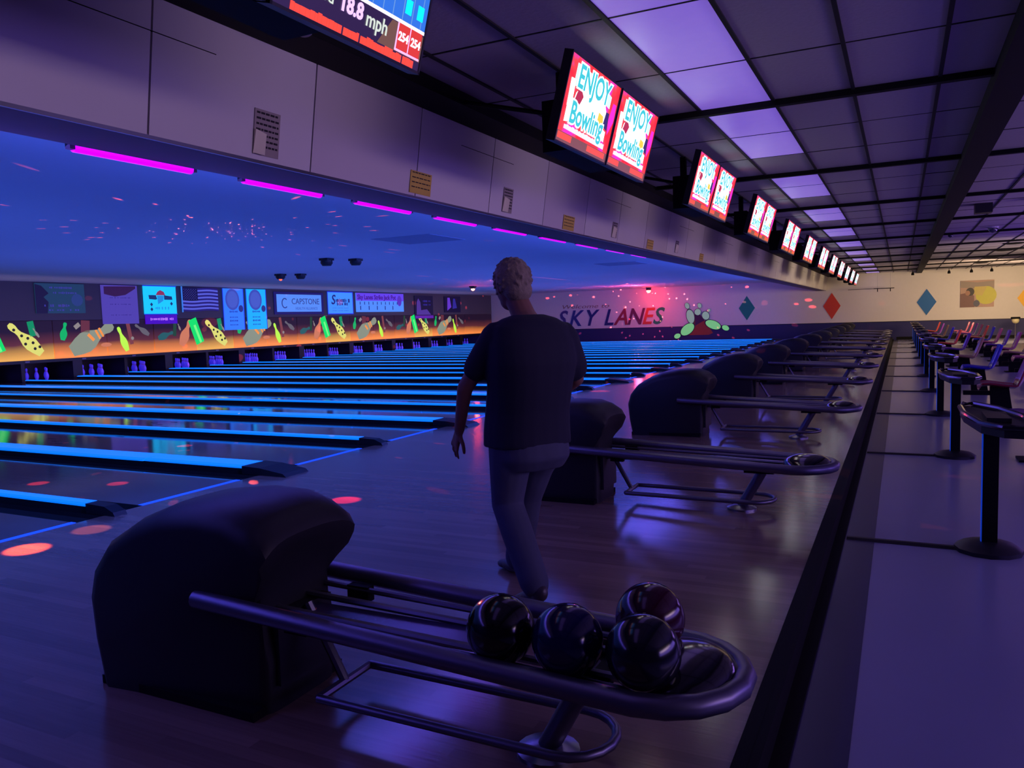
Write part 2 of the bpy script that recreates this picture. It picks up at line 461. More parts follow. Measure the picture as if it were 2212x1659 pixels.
def maskmat(name, lo):
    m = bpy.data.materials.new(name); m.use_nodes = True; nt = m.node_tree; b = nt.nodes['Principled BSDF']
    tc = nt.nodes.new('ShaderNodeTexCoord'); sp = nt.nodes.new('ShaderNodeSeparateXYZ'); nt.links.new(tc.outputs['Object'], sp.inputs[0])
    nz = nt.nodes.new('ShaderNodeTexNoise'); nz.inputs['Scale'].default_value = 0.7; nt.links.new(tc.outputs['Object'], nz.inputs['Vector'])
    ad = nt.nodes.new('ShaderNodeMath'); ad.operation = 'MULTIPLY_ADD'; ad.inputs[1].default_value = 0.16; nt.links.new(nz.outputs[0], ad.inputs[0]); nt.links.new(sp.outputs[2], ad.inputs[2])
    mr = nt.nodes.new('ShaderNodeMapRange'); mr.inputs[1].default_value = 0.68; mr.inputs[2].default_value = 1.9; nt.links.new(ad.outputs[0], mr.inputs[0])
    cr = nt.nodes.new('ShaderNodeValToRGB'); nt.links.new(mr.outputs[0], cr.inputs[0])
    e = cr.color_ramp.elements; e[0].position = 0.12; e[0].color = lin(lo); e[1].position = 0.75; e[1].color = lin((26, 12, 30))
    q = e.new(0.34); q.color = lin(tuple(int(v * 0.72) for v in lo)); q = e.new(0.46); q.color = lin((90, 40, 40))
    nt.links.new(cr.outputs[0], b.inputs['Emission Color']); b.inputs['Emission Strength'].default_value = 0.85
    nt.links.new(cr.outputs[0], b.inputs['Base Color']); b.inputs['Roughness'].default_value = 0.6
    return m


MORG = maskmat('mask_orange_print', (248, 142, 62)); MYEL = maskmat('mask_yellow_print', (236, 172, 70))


def pin2d(b, h, w):
    """flat pin outline from base b to head h, half width w, in (y, z)"""
    b = Vector(b); h = Vector(h); d = h - b; L = d.length; d.normalize(); nrm = Vector((-d.y, d.x))
    prof = [(0, 0.55), (0.04, 0.6), (0.18, 0.85), (0.32, 1.0), (0.45, 0.92), (0.58, 0.6), (0.68, 0.38), (0.76, 0.36), (0.86, 0.5), (0.94, 0.46), (0.99, 0.25)]
    a = [b + d * L * t + nrm * w * u for t, u in prof]; c = [b + d * L * t - nrm * w * u for t, u in prof]
    return [tuple(p) for p in a + c[::-1]]


def quad2d(a, b, w):
    a = Vector(a); b = Vector(b); d = (b - a).normalized(); n = Vector((-d.y, d.x)) * w
    return [tuple(a + n), tuple(b + n), tuple(b - n), tuple(a - n)]


def circ2d(c, r, n=12, rz=None):
    return [(c[0] + r * math.cos(2 * PI * k / n), c[1] + (rz or r) * math.sin(2 * PI * k / n)) for k in range(n)]


XM = -22.5
MKY = lambda u: 0.9534 * u + (0.07 if u < 3.4 else 0.40)
MKZ = lambda z: 1.42 + (z - 1.42) * 0.9534
unit0 = None
yzx = lambda u, v, t: (t, u, v)
for n in range(-1, 5):
    yb = 11.28 + 7.0 * n
    cut = n == 4
    if unit0 is None:
        t = empty('pin_mask', (XM, yb, 0)); unit0 = t
        for q, (a, b) in enumerate(((0, 1.78), (1.78, 3.5), (3.5, 5.25), (5.25, 6.99))):
            MB().box(-0.05, 0, a + 0.012, b - 0.012, 0.69, 1.82).build('print_panel', MYEL if q == 1 else MORG, t)
        MB().box(-0.06, 0.02, 0, 7.0, 0.60, 0.685).build('bottom_rail', BLACK, t)
        ln = MB()
        for q in range(4): ln.box(0.021, 0.024, 0.85 + q * 1.75, 0.98 + q * 1.75, 0.625, 0.665)
        ln.build('lane_number_plate', mat('plate_grey', (130, 120, 150), 0.5), t)

        def fig(nm, poly, col, d=0.004):
            uw = 0.07 if sum(p[0] for p in poly) / len(poly) < 3.4 else 0.40
            MB().prism([(MKY(u), MKZ(v)) if uw is None else (0.9534 * u + uw, MKZ(v)) for u, v in poly], 0.0, d, yzx).build(nm, col, t)
        fig('printed_pin', pin2d((0.1, 1.16), (0.75, 1.36), 0.13), glow('teal_dim', (40, 110, 110), .6))
        fig('printed_ray', quad2d((0.8, 1.22), (0.86, 1.83), 0.07), glow('green_dim', (30, 80, 50), .6))
        fig('printed_pin', pin2d((1.07, 1.42), (0.98, 1.66), 0.04), glow('white_dim', (170, 160, 150), .6), 0.005)
        fig('printed_pin', pin2d((1.08, 0.86), (1.55, 1.80), 0.2), glow('salmon', (220, 130, 90), .8))
        fig('printed_ray', quad2d((1.95, 0.92), (1.62, 1.82), 0.19), glow('green', (0, 225, 100), .95), 0.006)
        fig('printed_ray', quad2d((1.98, 0.95), (1.72, 1.6), 0.05), glow('lime', (120, 255, 130), .9), 0.008)
        fig('printed_pin', pin2d((3.2, 0.84), (2.25, 1.76), 0.21), glow('yellow', (228, 226, 110), .9))
        for s_ in ((2.4, 1.58), (2.62, 1.4), (2.8, 1.32), (2.72, 1.15), (2.95, 1.18), (3.0, 1.0), (3.15, 1.05)):
            fig('printed_spot', circ2d(s_, 0.045), glow('spot', (50, 45, 25), .3), 0.007)
        fig('printed_ray', quad2d((2.98, 1.38), (2.9, 1.83), 0.1), glow('emerald', (0, 160, 100), .7))
        fig('printed_pin', pin2d((3.15, 1.34), (2.98, 1.62), 0.04), glow('white_dim', (170, 160, 150)), 0.006)
        fig('printed_pin', pin2d((3.55, 1.22), (3.68, 1.78), 0.12), glow('emerald2', (0, 190, 100), .8))
        fig('printed_card', quad2d((3.98, 1.6), (4.15, 1.72), 0.07), glow('white_dim', (170, 160, 150)))
        fig('printed_ray', quad2d((4.33, 1.45), (4.36, 1.83), 0.15), glow('maroon', (130, 60, 70), .5))
        fig('printed_pin', pin2d((3.82, 0.86), (5.35, 1.68), 0.34), glow('grey', (150, 160, 135), .75))
        for s_ in (0.62, 0.70):
            b0 = Vector((3.82, 0.86)); d0 = Vector((1.53, 0.82)); c0 = b0 + d0 * s_; nn = Vector((-0.82, 1.53)).normalized() * 0.16
            fig('printed_stripe', quad2d(c0 - nn, c0 + nn, 0.035), glow('orange', (255, 150, 60), .9), 0.007)
        fig('printed_spot', quad2d((4.62, 1.18), (4.42, 1.38), 0.05), glow('orange', (255, 150, 60), .9), 0.007)
        fig('printed_pin', pin2d((5.83, 0.78), (5.52, 1.6), 0.13), glow('lime2', (190, 250, 70), .95), 0.005)
        fig('printed_blob', circ2d((5.05, 1.02), 0.2, rz=0.07), glow('salmon', (220, 130, 90), .8))
        fig('printed_ray', quad2d((6.02, 1.0), (5.88, 1.83), 0.07), glow('pinkbar', (150, 75, 75), .6))
        fig('printed_pin', pin2d((6.72, 1.3), (6.18, 1.66), 0.1), glow('greyd', (120, 115, 120), .6))
        fig('printed_ball', circ2d((6.05, 1.2), 0.06), glow('white_dim', (170, 160, 150)), 0.006)
        if cut: pass
    elif cut:
        t = empty('pin_mask', (XM, yb, 0))
        MB().box(-0.05, 0, 0.012, YW - yb - 0.02, 0.69, 1.82).build('print_panel', MORG, t)
        MB().box(-0.06, 0.02, 0, YW - yb - 0.02, 0.60, 0.685).build('bottom_rail', BLACK, t)
    else:
        t = copy_tree(unit0); t.location = (XM, yb, 0)
    where = {-1: 'before the green poster', 0: 'below the green poster and purple banner', 1: 'below the flag and tall twin banners', 2: 'below the two wide white signs',
             3: 'below the two dark posters', 4: 'against the far wall, narrow'}[n]
    tag(t, 'glowing orange pin mask printed with flying pins, ' + where, 'pin mask', 'printed pin masks')

# ------------------------------------------------------------------ signs above the masks
XSN = -22.475
SF = 22.475 / 23.77


def sign(name, y0, y1, z0, z1, m, label, cat='sign', t=0.03):
    o = empty(name, (XSN, y0 * SF, 1.42 + (z0 - 1.42) * SF)); o.scale = (1, SF, SF)
    MB().box(0, t, 0, y1 - y0, 0, z1 - z0).build('board', m, o)
    o['w'] = 0
    del o['w']
    tag(o, label, cat)
    return o


def flat(o, nm, poly, m, d0=0.03, d1=0.036):
    return MB().prism(poly, d0, d1, yzx).build(nm, m, o)


def rect(a, b, c, d): return [(a, c), (b, c), (b, d), (a, d)]


def ytext(o, s, size, m, y, z, **k):
    return text('lettering', s, size, m, o, frame((0.036, y, z), (0, 1, 0), (0, 0, 1)), depth=0.004, **k)


def squiggle(o, nm, y0, y1, z, h, m, n=14, x=0.034):
    mb = MB(); w = (y1 - y0) / n; random.seed(int(y1 * 100) + n)
    for i in range(n):
        a = y0 + i * w
        if random.random() < 0.15: continue
        hh = h * random.uniform(0.55, 1.0)
        mb.box(x, x + 0.004, a + w * 0.1, a + w * random.uniform(0.55, 0.9), z - hh / 2, z + hh / 2)
    return tag(mb.build(nm, m, o), kind='stuff')


g = lambda n, c, e: glow('s_' + n, c, e)
# 1 green-teal poster
o = sign('wall_poster', 15.13, 16.75, 2.07, 3.0, g('teal', (40, 80, 120), .45), 'dim teal poster with a dark figure at its left edge', 'poster')
flat(o, 'figure_print', [(0.0, 0.0), (0.35, 0.0), (0.4, 0.35), (0.25, 0.5), (0.42, 0.62), (0.2, 0.85), (0.0, 0.9)], g('darkfig', (28, 22, 70), .5))
for z, a, b, h in ((0.8, 0.45, 1.2, 0.06), (0.64, 0.5, 1.35, 0.07), (0.24, 0.25, 1.15, 0.09), (0.1, 0.3, 1.5, 0.05)): squiggle(o, 'print_line', a, b, z, h, g('lilac', (70, 66, 180), .6))
flat(o, 'badge_print', circ2d((1.35, 0.42), 0.2), g('tealb', (50, 76, 150), .5))
# 2 purple banner
o = sign('wall_banner', 17.35, 18.72, 1.70, 3.0, g('violet', (88, 72, 185), .7), 'plain lilac banner with dark maroon swoosh along its top', 'banner')
flat(o, 'swoosh_print', [(0.1, 1.25), (0.1, 1.0), (0.5, 0.92), (0.9, 0.98), (1.3, 1.2), (1.3, 1.28)], g('maroonp', (60, 25, 80), .6))
for z in (0.88, 0.66, 0.3): squiggle(o, 'print_line', 0.3, 1.1, z, 0.035, g('violetd', (66, 50, 160), .6))
# 3 cyan eagle sign with violet strip
o = sign('eagle_sign', 18.97, 20.34, 2.03, 3.0, g('cyan', (20, 190, 255), 1.1), 'bright cyan sign with a winged emblem and violet strip beneath', 'sign')
flat(o, 'border', rect(-0.03, 1.4, 0.97, 1.0), g('blue', (30, 50, 230), .9)); flat(o, 'border', rect(-0.03, 1.4, -0.03, 0.0), g('blue', (30, 50, 230), .9))
NV = g('navy', (20, 60, 130), .6)
flat(o, 'wing_print', [(0.2, 0.66), (0.5, 0.66), (0.55, 0.52), (0.48, 0.5), (0.22, 0.52)], NV); flat(o, 'wing_print', [(0.85, 0.66), (1.18, 0.62), (1.2, 0.5), (0.85, 0.5)], NV)
flat(o, 'crest_print', [(0.5, 0.66), (0.58, 0.78), (0.7, 0.84), (0.84, 0.78), (0.9, 0.66)], g('red', (150, 50, 90), .8)); flat(o, 'shield_print', [(0.56, 0.64), (0.84, 0.64), (0.8, 0.46), (0.58, 0.34)], g('cyand', (30, 140, 220), .9))
for a, b in ((0.3, 0.33), (1.15, 0.36), (0.3, 0.16)): flat(o, 'diamond_print', [(a - .06, b), (a, b - .07), (a + .06, b), (a, b + .07)], NV)
squiggle(o, 'print_line', 0.45, 1.05, 0.2, 0.1, g('cyand', (30, 140, 220), .9), 9)
flat(o, 'violet_strip', rect(0.02, 1.36, -0.36, -0.04), g('vstrip', (70, 0, 190), .9), 0.0, 0.03)
squiggle(o, 'print_line', 0.15, 0.95, -0.19, 0.1, g('pinkw', (190, 120, 255), .9), 13); squiggle(o, 'print_line', 1.02, 1.22, -0.19, 0.1, g('pinkw', (190, 120, 255), .9), 3)
# 4 flag
o = empty('flag', (XSN, 20.62 * SF, 1.42 + 0.7 * SF)); o.scale = (1, SF, SF); W_, H_ = 1.7, 0.86
tag(o, 'American flag with blue canton and pale stripes pinned flat above the masks', 'flag')
random.seed(3)
for i in range(13):
    mb = MB(); z0 = H_ * i / 13; z1 = H_ * (i + 1) / 13; rings = []
    for q in range(13):
        y = W_ * q / 12; wv = 0.03 * math.sin(q * 0.9) ; dz = -0.02 * math.sin(q * 0.55)
        if i >= 6 and y < 0.66: continue
        rings.append([(0.03 + wv * 0.5, y, z0 + dz), (0.03 + wv * 0.5, y, z1 + dz), (0.036 + wv * 0.5, y, z1 + dz), (0.036 + wv * 0.5, y, z0 + dz)])
    mb.loft(rings).build('stripe', g('fstrw', (92, 100, 225), .8) if i % 2 else g('fstrr', (34, 26, 120), .7), o)
MB().box(0.02, 0.045, 0.0, 0.7, H_ * 6 / 13, H_ + 0.01).build('canton', g('canton', (16, 16, 80), .6), o)
stars = MB()
for r_ in range(9):
    for c_ in range(6 if r_ % 2 == 0 else 5):
        cy, cz = 0.07 + c_ * 0.11 + (0.055 if r_ % 2 else 0), H_ * 6 / 13 + 0.045 + r_ * 0.045
        pts = [(cy + (0.016 if q % 2 == 0 else 0.007) * math.sin(q * PI / 5), cz + (0.016 if q % 2 == 0 else 0.007) * math.cos(q * PI / 5)) for q in range(10)]
        stars.prism(pts, 0.045, 0.048, yzx)
stars.build('stars', g('starw', (90, 90, 210), .8), o)
MB().box(0.02, 0.05, -0.04, 0.0, -0.04, H_ + 0.05).build('flag_edge', g('cyanl', (60, 130, 240), .8), o)
# 5, 6 twin banners
for q, (a, b, lab) in enumerate(((22.56, 23.6, 'left of the twin tall cyan banners with round grey emblem'), (23.78, 24.85, 'right of the twin tall cyan banners with round grey emblem'))):
    o = sign('tall_banner', a, b, 1.37, 3.0, g('cyb%d' % q, (46, 120, 250) if q == 0 else (20, 170, 255), 1.0), lab, 'banner')
    w = b - a; flat(o, 'border', rect(-0.03, 0.0, 0, 1.63), g('blue', (30, 50, 230), .9)); flat(o, 'border', rect(w, w + 0.03, 0, 1.63), g('blue', (30, 50, 230), .9))
    flat(o, 'emblem_print', circ2d((w * 0.45, 1.2), 0.36, 20, 0.42), g('grblue', (60, 80, 190), .8)); flat(o, 'emblem_ring', circ2d((w * 0.45, 1.2), 0.28, 20, 0.33), g('grblue2', (72, 96, 205), .8), 0.036, 0.04)
    flat(o, 'small_emblem', circ2d((w * 0.86, 0.84), 0.12, 12, 0.14), g('navy2', (40, 50, 140), .8))
    for z, h in ((0.72, 0.08), (0.5, 0.05), (0.36, 0.08), (0.2, 0.05)): squiggle(o, 'print_line', 0.2, 0.8, z, h, g('bluem', (30, 70, 190), .8), 7)
# 7 CAPSTONE
o = sign('framed_sign', 25.35, 28.5, 1.96, 2.92, g('dblue', (22, 22, 110), .7), 'wide pale blue CAPSTONE sign with navy frame', 'sign')
flat(o, 'face', rect(0.14, 3.0, 0.11, 0.86), g('pale', (84, 140, 240), .95), 0.03, 0.034)
ytext(o, 'CAPSTONE', 0.36, g('grtxt', (46, 62, 150), .8), 1.95, 0.55)
ytext(o, 'HEALTH ALLIANCE', 0.17, g('grtxt2', (62, 100, 205), .8), 2.0, 0.25)
mb = MB(); ring = []
for q in range(15):
    a = math.radians(50 + q * 260 / 14); ring.append((0.036, 0.62 + 0.17 * math.cos(a), 0.48 + 0.2 * math.sin(a)))
mb.tube(ring, 0.025, 6).build('emblem_print', g('grtxt', (46, 62, 150), .8), o)
# 8 script sign
o = sign('script_sign', 28.82, 30.64, 1.98, 2.96, g('skyb', (60, 140, 250), 1.0), 'square sky blue sign with dark slanted script and large S', 'sign')
for e_ in (rect(-0.03, 1.85, -0.04, 0), rect(-0.03, 1.85, .98, 1.02), rect(-0.04, 0, -0.04, 1.02), rect(1.82, 1.86, -0.04, 1.02)): flat(o, 'border', e_, g('blue', (30, 50, 230), .9))
SC = g('script', (22, 22, 120), .8)
ytext(o, 'S', 0.62, SC, 0.36, 0.62, shear=0.2, bold=0.008); squiggle(o, 'script_print', 0.55, 1.62, 0.6, 0.2, SC, 13, 0.036); squiggle(o, 'script_print', 0.62, 1.45, 0.44, 0.15, SC, 9, 0.036)
for z in (0.25, 0.13): squiggle(o, 'print_line', 0.3, 1.5, z, 0.04, g('paleb2', (50, 110, 220), .9), 16)
# 9 purple-topped schedule sign
o = sign('schedule_sign', 30.92, 34.98, 2.04, 2.97, g('skyc', (78, 140, 250), .95), 'wide sign with purple heading Sky Lanes Strike Jack Pot', 'sign')
flat(o, 'heading_band', rect(0.0, 4.06, 0.55, 0.93), g('purp', (100, 66, 235), .9), 0.03, 0.034)
ytext(o, 'Sky Lanes Strike Jack Pot', 0.32, g('purpd', (70, 22, 150), .8), 1.72, 0.72, bold=0.008)
for q in range(10): flat(o, 'tick_mark', rect(0.28 + q * 0.35, 0.33 + q * 0.35, 0.36, 0.5), SC, 0.034, 0.038)
for q in range(5): flat(o, 'tick_mark', rect(0.3 + q * 0.68, 0.36 + q * 0.68, 0.1, 0.3), SC, 0.034, 0.038)
flat(o, 'figure_print', circ2d((3.66, 0.56), 0.2, rz=0.28), g('purpf', (90, 50, 200), .8), 0.036, 0.04)
# 10, 11 dark posters
o = sign('dark_poster', 36.05, 37.9, 1.66, 2.9, g('dp', (20, 16, 60), .6), 'dark poster with a seated figure and magenta foot strip', 'poster')
flat(o, 'figure_print', [(0.15, 0.2), (0.2, 0.9), (0.35, 1.1), (0.55, 0.9), (0.6, 0.45), (1.2, 0.5), (1.6, 0.2)], g('figp', (90, 60, 170), .6)); flat(o, 'foot_strip', rect(0, 1.85, 0.0, 0.16), g('mag', (95, 30, 170), .8), 0.03, 0.034)
squiggle(o, 'print_line', 0.8, 1.6, 0.95, 0.12, g('bp', (52, 44, 160), .7), 7); squiggle(o, 'print_line', 0.8, 1.6, 0.75, 0.1, g('bp', (52, 44, 160), .7), 7)
o = sign('dark_poster', 39.15, 41.0, 1.98, 2.9, g('dp2', (18, 12, 56), .6), 'small dark poster with purple upright shapes nearest the far wall', 'poster')
flat(o, 'shape_print', [(0.3, 0.1), (0.75, 0.3), (0.6, 0.85), (0.35, 0.85)], g('figq', (110, 60, 220), .7)); flat(o, 'shape_print', [(0.9, 0.2), (1.4, 0.25), (1.2, 0.8), (1.0, 0.8)], g('bp', (52, 44, 160), .7))

# ------------------------------------------------------------------ black-light tubes
tb0 = None
for i in range(-3, 9):
    y = 2.74 + 1.2 * i; zt = 2.408 + max(0, i) * 0.0035
    if tb0 is None:
        t = empty('blacklight_fixture', (-3.93, y, 2.41)); tb0 = t
        MB().tube([(0, 0.03, -0.006), (0, 0.8, -0.006)], 0.027, 10).build('tube', TUBE, t, smooth=True)
        MB().box(-0.045, 0.07, -0.02, 0.85, 0.035, 0.075).build('housing', mat('fixture_white', (150, 145, 165), 0.5), t)
        for a in (0.0, 0.8): MB().box(-0.02, 0.02, a, a + 0.03, -0.02, 0.04).build('lamp_holder', BLACK, t)
        MB().box(-0.06, 0.07, 0.3, 0.5, 0.075, 0.13).build('bracket', BLACK, t)
    else:
        t = copy_tree(tb0); t.location = (-3.93, y, zt)
    nm = {0: 'longest magenta black-light tube, above the left end of the near lanes', 1: 'second magenta black-light tube behind the fascia edge', 2: 'third magenta black-light tube behind the fascia edge'}.get(i)
    tag(t, nm or ('%s magenta black-light tube along the fascia edge' % ORD24[i] if i > 2 else 'magenta black-light tube on the fascia edge nearer than the frame shows, %s before it' % ORD24[-i - 1]), 'light tube', 'black-light tubes behind the fascia')

# ------------------------------------------------------------------ score screens
SCR = {}


def scr(n, c, e):
    if n not in SCR: SCR[n] = mat('screen_' + n, (10, 10, 10), 0.3, emit=e, ecol=c, var=0.0)
    return SCR[n]


def scrgrad():
    m = bpy.data.materials.new('screen_poster'); m.use_nodes = True; nt = m.node_tree; b = nt.nodes['Principled BSDF']
    tc = nt.nodes.new('ShaderNodeTexCoord'); sp = nt.nodes.new('ShaderNodeSeparateXYZ'); nt.links.new(tc.outputs['Object'], sp.inputs[0])
    mp = nt.nodes.new('ShaderNodeTexNoise'); mp.inputs['Scale'].default_value = 6; nt.links.new(tc.outputs['Object'], mp.inputs['Vector'])
    cr = nt.nodes.new('ShaderNodeValToRGB'); nt.links.new(mp.outputs[0], cr.inputs[0])
    e = cr.color_ramp.elements; e[0].position = 0.35; e[0].color = lin((235, 30, 40)); e[1].position = 0.65; e[1].color = lin((230, 40, 190)); q = e.new(0.52); q.color = lin((225, 60, 60))
    nt.links.new(cr.outputs[0], b.inputs['Emission Color']); b.inputs['Emission Strength'].default_value = 1.3; b.inputs['Base Color'].default_value = (0.01, 0.01, 0.01, 1)
    return m


SG = scrgrad()
TW, TH = 0.955, 0.56
tv0 = None
XT = lambda u, v, t: (t, u, v)   # local: +x out of the screen, y along, z up
tilt = math.radians(-15.5)


def tvframe(y, z=2.555, x=-2.0):
    t = empty('score_screen', (x, y, z)); t.rotation_euler = (0, -tilt, 0)
    # leaning: top forward (+x)
    return t


def tvbody(t, dark=None):
    MB().box(-0.06, -0.004, 0, TW, 0, TH).build('casing', BLACK, t)
    b = MB()
    for r_ in ((0, TW, 0, 0.012), (0, TW, TH - 0.012, TH), (0, 0.012, 0, TH), (TW - 0.012, TW, 0, TH)): b.box(-0.004, 0.004, *r_)
    b.build('bezel', BLACK, t)


def tvpanel(t, m):
    return MB().box(-0.004, 0.0, 0.012, TW - 0.012, 0.012, TH - 0.012).build('screen', m, t)


def stext(p, s, size, m, y, z, **k):
    return text('lettering', s, size, m, p, frame((0.003 if k.get('bold', 0) < 0.01 else 0.0022, y, z), (0, 1, 0), (0, 0, 1)), depth=0.0008, **k)


def sflat(p, nm, poly, m, d=0.002):
    return MB().prism(poly, 0.0005, d, XT).build(nm, m, p)


def arcband(y0, y1, z0, z1, n=10, bow=0.06):
    a = [(y0 + (y1 - y0) * i / n, z1 + bow * math.sin(PI * i / n) * 0.3 - 0.06 * i / n) for i in range(n + 1)]
    c = [(y1 - (y1 - y0) * i / n, z0 + 0.03 * math.sin(PI * i / n)) for i in range(n + 1)]
    return a + c


def poster_tv(t, bright=1.0):
    tvbody(t); s = tvpanel(t, SG)
    wh = scr('white', (255, 255, 255), 2.6); cy = scr('cyan', (170, 245, 255), 2.0); te = scr('teal', (60, 200, 215), 1.1)
    sflat(s, 'glow_shape', circ2d((0.47, 0.30), 0.30, 20, 0.13), wh, 0.0012)
    sflat(s, 'heading_block', arcband(0.12, 0.80, 0.37, 0.51), cy, 0.0016)
    sflat(s, 'heading_block', arcband(0.08, 0.82, 0.14, 0.27), scr('cyan2', (215, 252, 255), 2.3), 0.0016)
    sflat(s, 'red_patch', [(0.18, 0.30), (0.27, 0.28), (0.31, 0.34), (0.22, 0.4)], scr('patch', (200, 50, 80), .9), 0.0024)
    sflat(s, 'glove_shape', quad2d((0.11, 0.24), (0.1, 0.41), 0.035), wh, 0.0026)
    sflat(s, 'magenta_swirl', [(0.86, 0.2), (0.93, 0.3), (0.92, 0.42), (0.86, 0.42), (0.83, 0.3)], scr('mag', (255, 40, 200), 1.3), 0.002)
    sflat(s, 'violet_patch', [(0.74, 0.24), (0.84, 0.22), (0.82, 0.34), (0.76, 0.34)], scr('vio', (60, 50, 130), .7), 0.002)
    sflat(s, 'yellow_patch', [(0.62, 0.2), (0.75, 0.22), (0.72, 0.3), (0.63, 0.31)], scr('yel', (255, 200, 60), 1.2), 0.0022)
    stext(s, 'ENJOY', 0.2, scr('halo', (235, 255, 255), 2.2), 0.46, 0.44, bold=0.016).name = 'letter_halo'; stext(s, 'Bowling', 0.19, scr('halo', (235, 255, 255), 2.2), 0.45, 0.21, bold=0.016).name = 'letter_halo'
    stext(s, 'ENJOY', 0.2, te, 0.46, 0.44, bold=0.005); stext(s, 'Bowling', 0.19, te, 0.45, 0.21, bold=0.005)
    sc = MB(); random.seed(4); y = 0.1
    while y < 0.84:
        w = random.uniform(0.008, 0.022); sc.box(0.0005, 0.002, y, y + w, 0.10 - (y * 0.01), 0.128 + random.uniform(-.004, .004)); y += w + 0.005
    sc.build('caption_line', scr('capt', (230, 215, 255), 1.5), s)
    sflat(s, 'bottom_band', rect(0.012, TW - 0.012, 0.012, 0.075), scr('tan', (150, 90, 70), .75), 0.0012)
    sflat(s, 'orange_bar', rect(0.03, 0.26, 0.03, 0.07), scr('or', (255, 80, 40), 1.1), 0.002); sflat(s, 'orange_bar', rect(0.55, 0.9, 0.03, 0.07), scr('or', (255, 80, 40), 1.1), 0.002)


protoTV = None
for k in range(NP):
    yc = Y0 + P * k
    for j in (0, 1):
        y = yc - 0.975 - 0.07 + j * 0.975 + 0.01
        side = 'left' if j == 0 else 'right'
        if k == 0:
            t = tvframe(y); tvbody(t)
            s = tvpanel(t, scr('dusk', (60, 40, 90), .6))
            sflat(s, 'backdrop_glow', [(0.62, 0.05), (0.94, 0.05), (0.94, 0.16), (0.7, 0.165)], scr('dusk2', (150, 105, 90), .6), 0.001)
            sflat(s, 'score_table', [(0.2, 0.175), (0.94, 0.175), (0.94, 0.54), (0.2, 0.54)], scr('blue', (50, 120, 235), 1.0), 0.0014)
            wl = scr('wl', (240, 225, 255), 1.6)
            sflat(s, 'table_rule', rect(0.2, 0.94, 0.168, 0.182), wl, 0.0022)
            gl = MB()
            for q in range(10): gl.box(0.0005, 0.0018, 0.27 + q * 0.07, 0.275 + q * 0.07, 0.182, 0.5)
            gl.build('grid_lines', scr('gl', (120, 170, 240), .9), s)
            for a in (0.775, 0.865): sflat(s, 'cyan_cell', rect(a, a + 0.045, 0.215, 0.275), scr('cy', (0, 240, 255), 1.3), 0.003)
            sflat(s, 'total_box', rect(0.75, 0.93, 0.062, 0.168), scr('tb', (230, 60, 50), 1.0), 0.0016)
            for r_ in ((0.742, 0.75, .055, .17), (0.836, 0.842, .062, .168), (0.742, .932, .053, .062)): sflat(s, 'box_rule', rect(*r_), scr('pk', (255, 170, 235), 1.5), 0.0024)
            stext(s, '254', 0.05, wl, 0.793, 0.115, bold=0.0015, sx=1.0); stext(s, '254', 0.05, wl, 0.888, 0.115, bold=0.0015)
            gw = scr('gw', (215, 225, 215), 1.1)
            stext(s, 'speed', 0.08, gw, 0.23, 0.125); stext(s, '18.8', 0.085, scr('lil', (220, 180, 255), 1.5), 0.43, 0.125, bold=0.003); stext(s, 'mph', 0.085, gw, 0.60, 0.115, bold=0.001)
            sq = MB(); random.seed(9); yy = 0.1
            while yy < 0.88:
                w = random.uniform(0.012, 0.03); sq.box(0.0005, 0.0022, yy, yy + w, 0.014, 0.046 + random.uniform(-.004, .004)); yy += w + (0.002 if random.random() < .85 else .012)
            sq.build('red_ticker', scr('tick', (255, 70, 50), 1.3), s)
        elif protoTV is None:
            t = tvframe(y); poster_tv(t); protoTV = t
        else:
            t = copy_tree(protoTV); t.location = (-2.0, y, 2.555)
        lab = ('%s screen of the nearest pair, showing a blue score table and red ticker' % side) if k == 0 else ('%s screen of the %s screen pair, bright poster with cyan lettering' % (side, ORD[k]))
        tag(t, lab, 'screen', 'score screens along the fascia')
    # bracket
    m_ = empty('screen_bracket', (-2.0, yc, 2.6))
    MB().box(-0.26, -0.075, -0.62, 0.3, -0.02, 0.33).build('housing', BLACKM, m_)
    MB().box(-0.22, -0.16, -0.45, -0.39, 0.3, ZC - 2.606).build('pole', BLACKM, m_)
    MB().tube([(-0.2, -0.35, 0.28), (-1.03, -0.35, 0.50)], 0.018, 6).build('arm', BLACKM, m_)
    tag(m_, 'black screen mount on a pole, behind the %s screen pair' % ORD[k], 'bracket', 'screen mounts')

# notices on the fascia
def notice(y0, y1, z0, z1, m, label, lines=7, curl=False):
    u = Vector((0.105, 0, 0.68)).normalized()
    zc = (z0 + z1) / 2; xc = -3.43 + (zc - 2.4) * 0.105 / 0.68 + 0.004
    o = empty('paper_notice', (xc, (y0 + y1) / 2, zc)); o.rotation_euler = (0, math.atan2(0.105, 0.68), 0)
    w = (y1 - y0) / 2; h = (z1 - z0) / 2
    MB().box(0, 0.002, -w, w, -h, h).build('paper', m, o)
    mb = MB(); random.seed(int(y0 * 10))
    for i in range(lines):
        z = h * 0.85 - i * (1.7 * h / lines); a = -w * 0.85
        while a < w * 0.8:
            b = min(a + random.uniform(0.15, 0.35) * w, w * 0.88); mb.box(0.002, 0.003, a, b, z - h * 0.045, z + h * 0.045); a = b + 0.06 * w
    tag(mb.build('print_lines', mat('ink', (30, 25, 30), 0.8), o), kind='stuff')
    if curl:
        c = MB(); c.loft([[(0.004, -w, -h + 0.005), (0.006, -w, -h + 0.14), (0.02, -w + 0.0, -h + 0.14)], [(0.03, -w + 0.07, -h), (0.035, -w + 0.07, -h + 0.12), (0.045, -w + 0.06, -h + 0.12)]])
        c.build('curled_corner', mat('paper_white', (225, 215, 190), 0.6), o)
    tag(o, label, 'notice'); return o


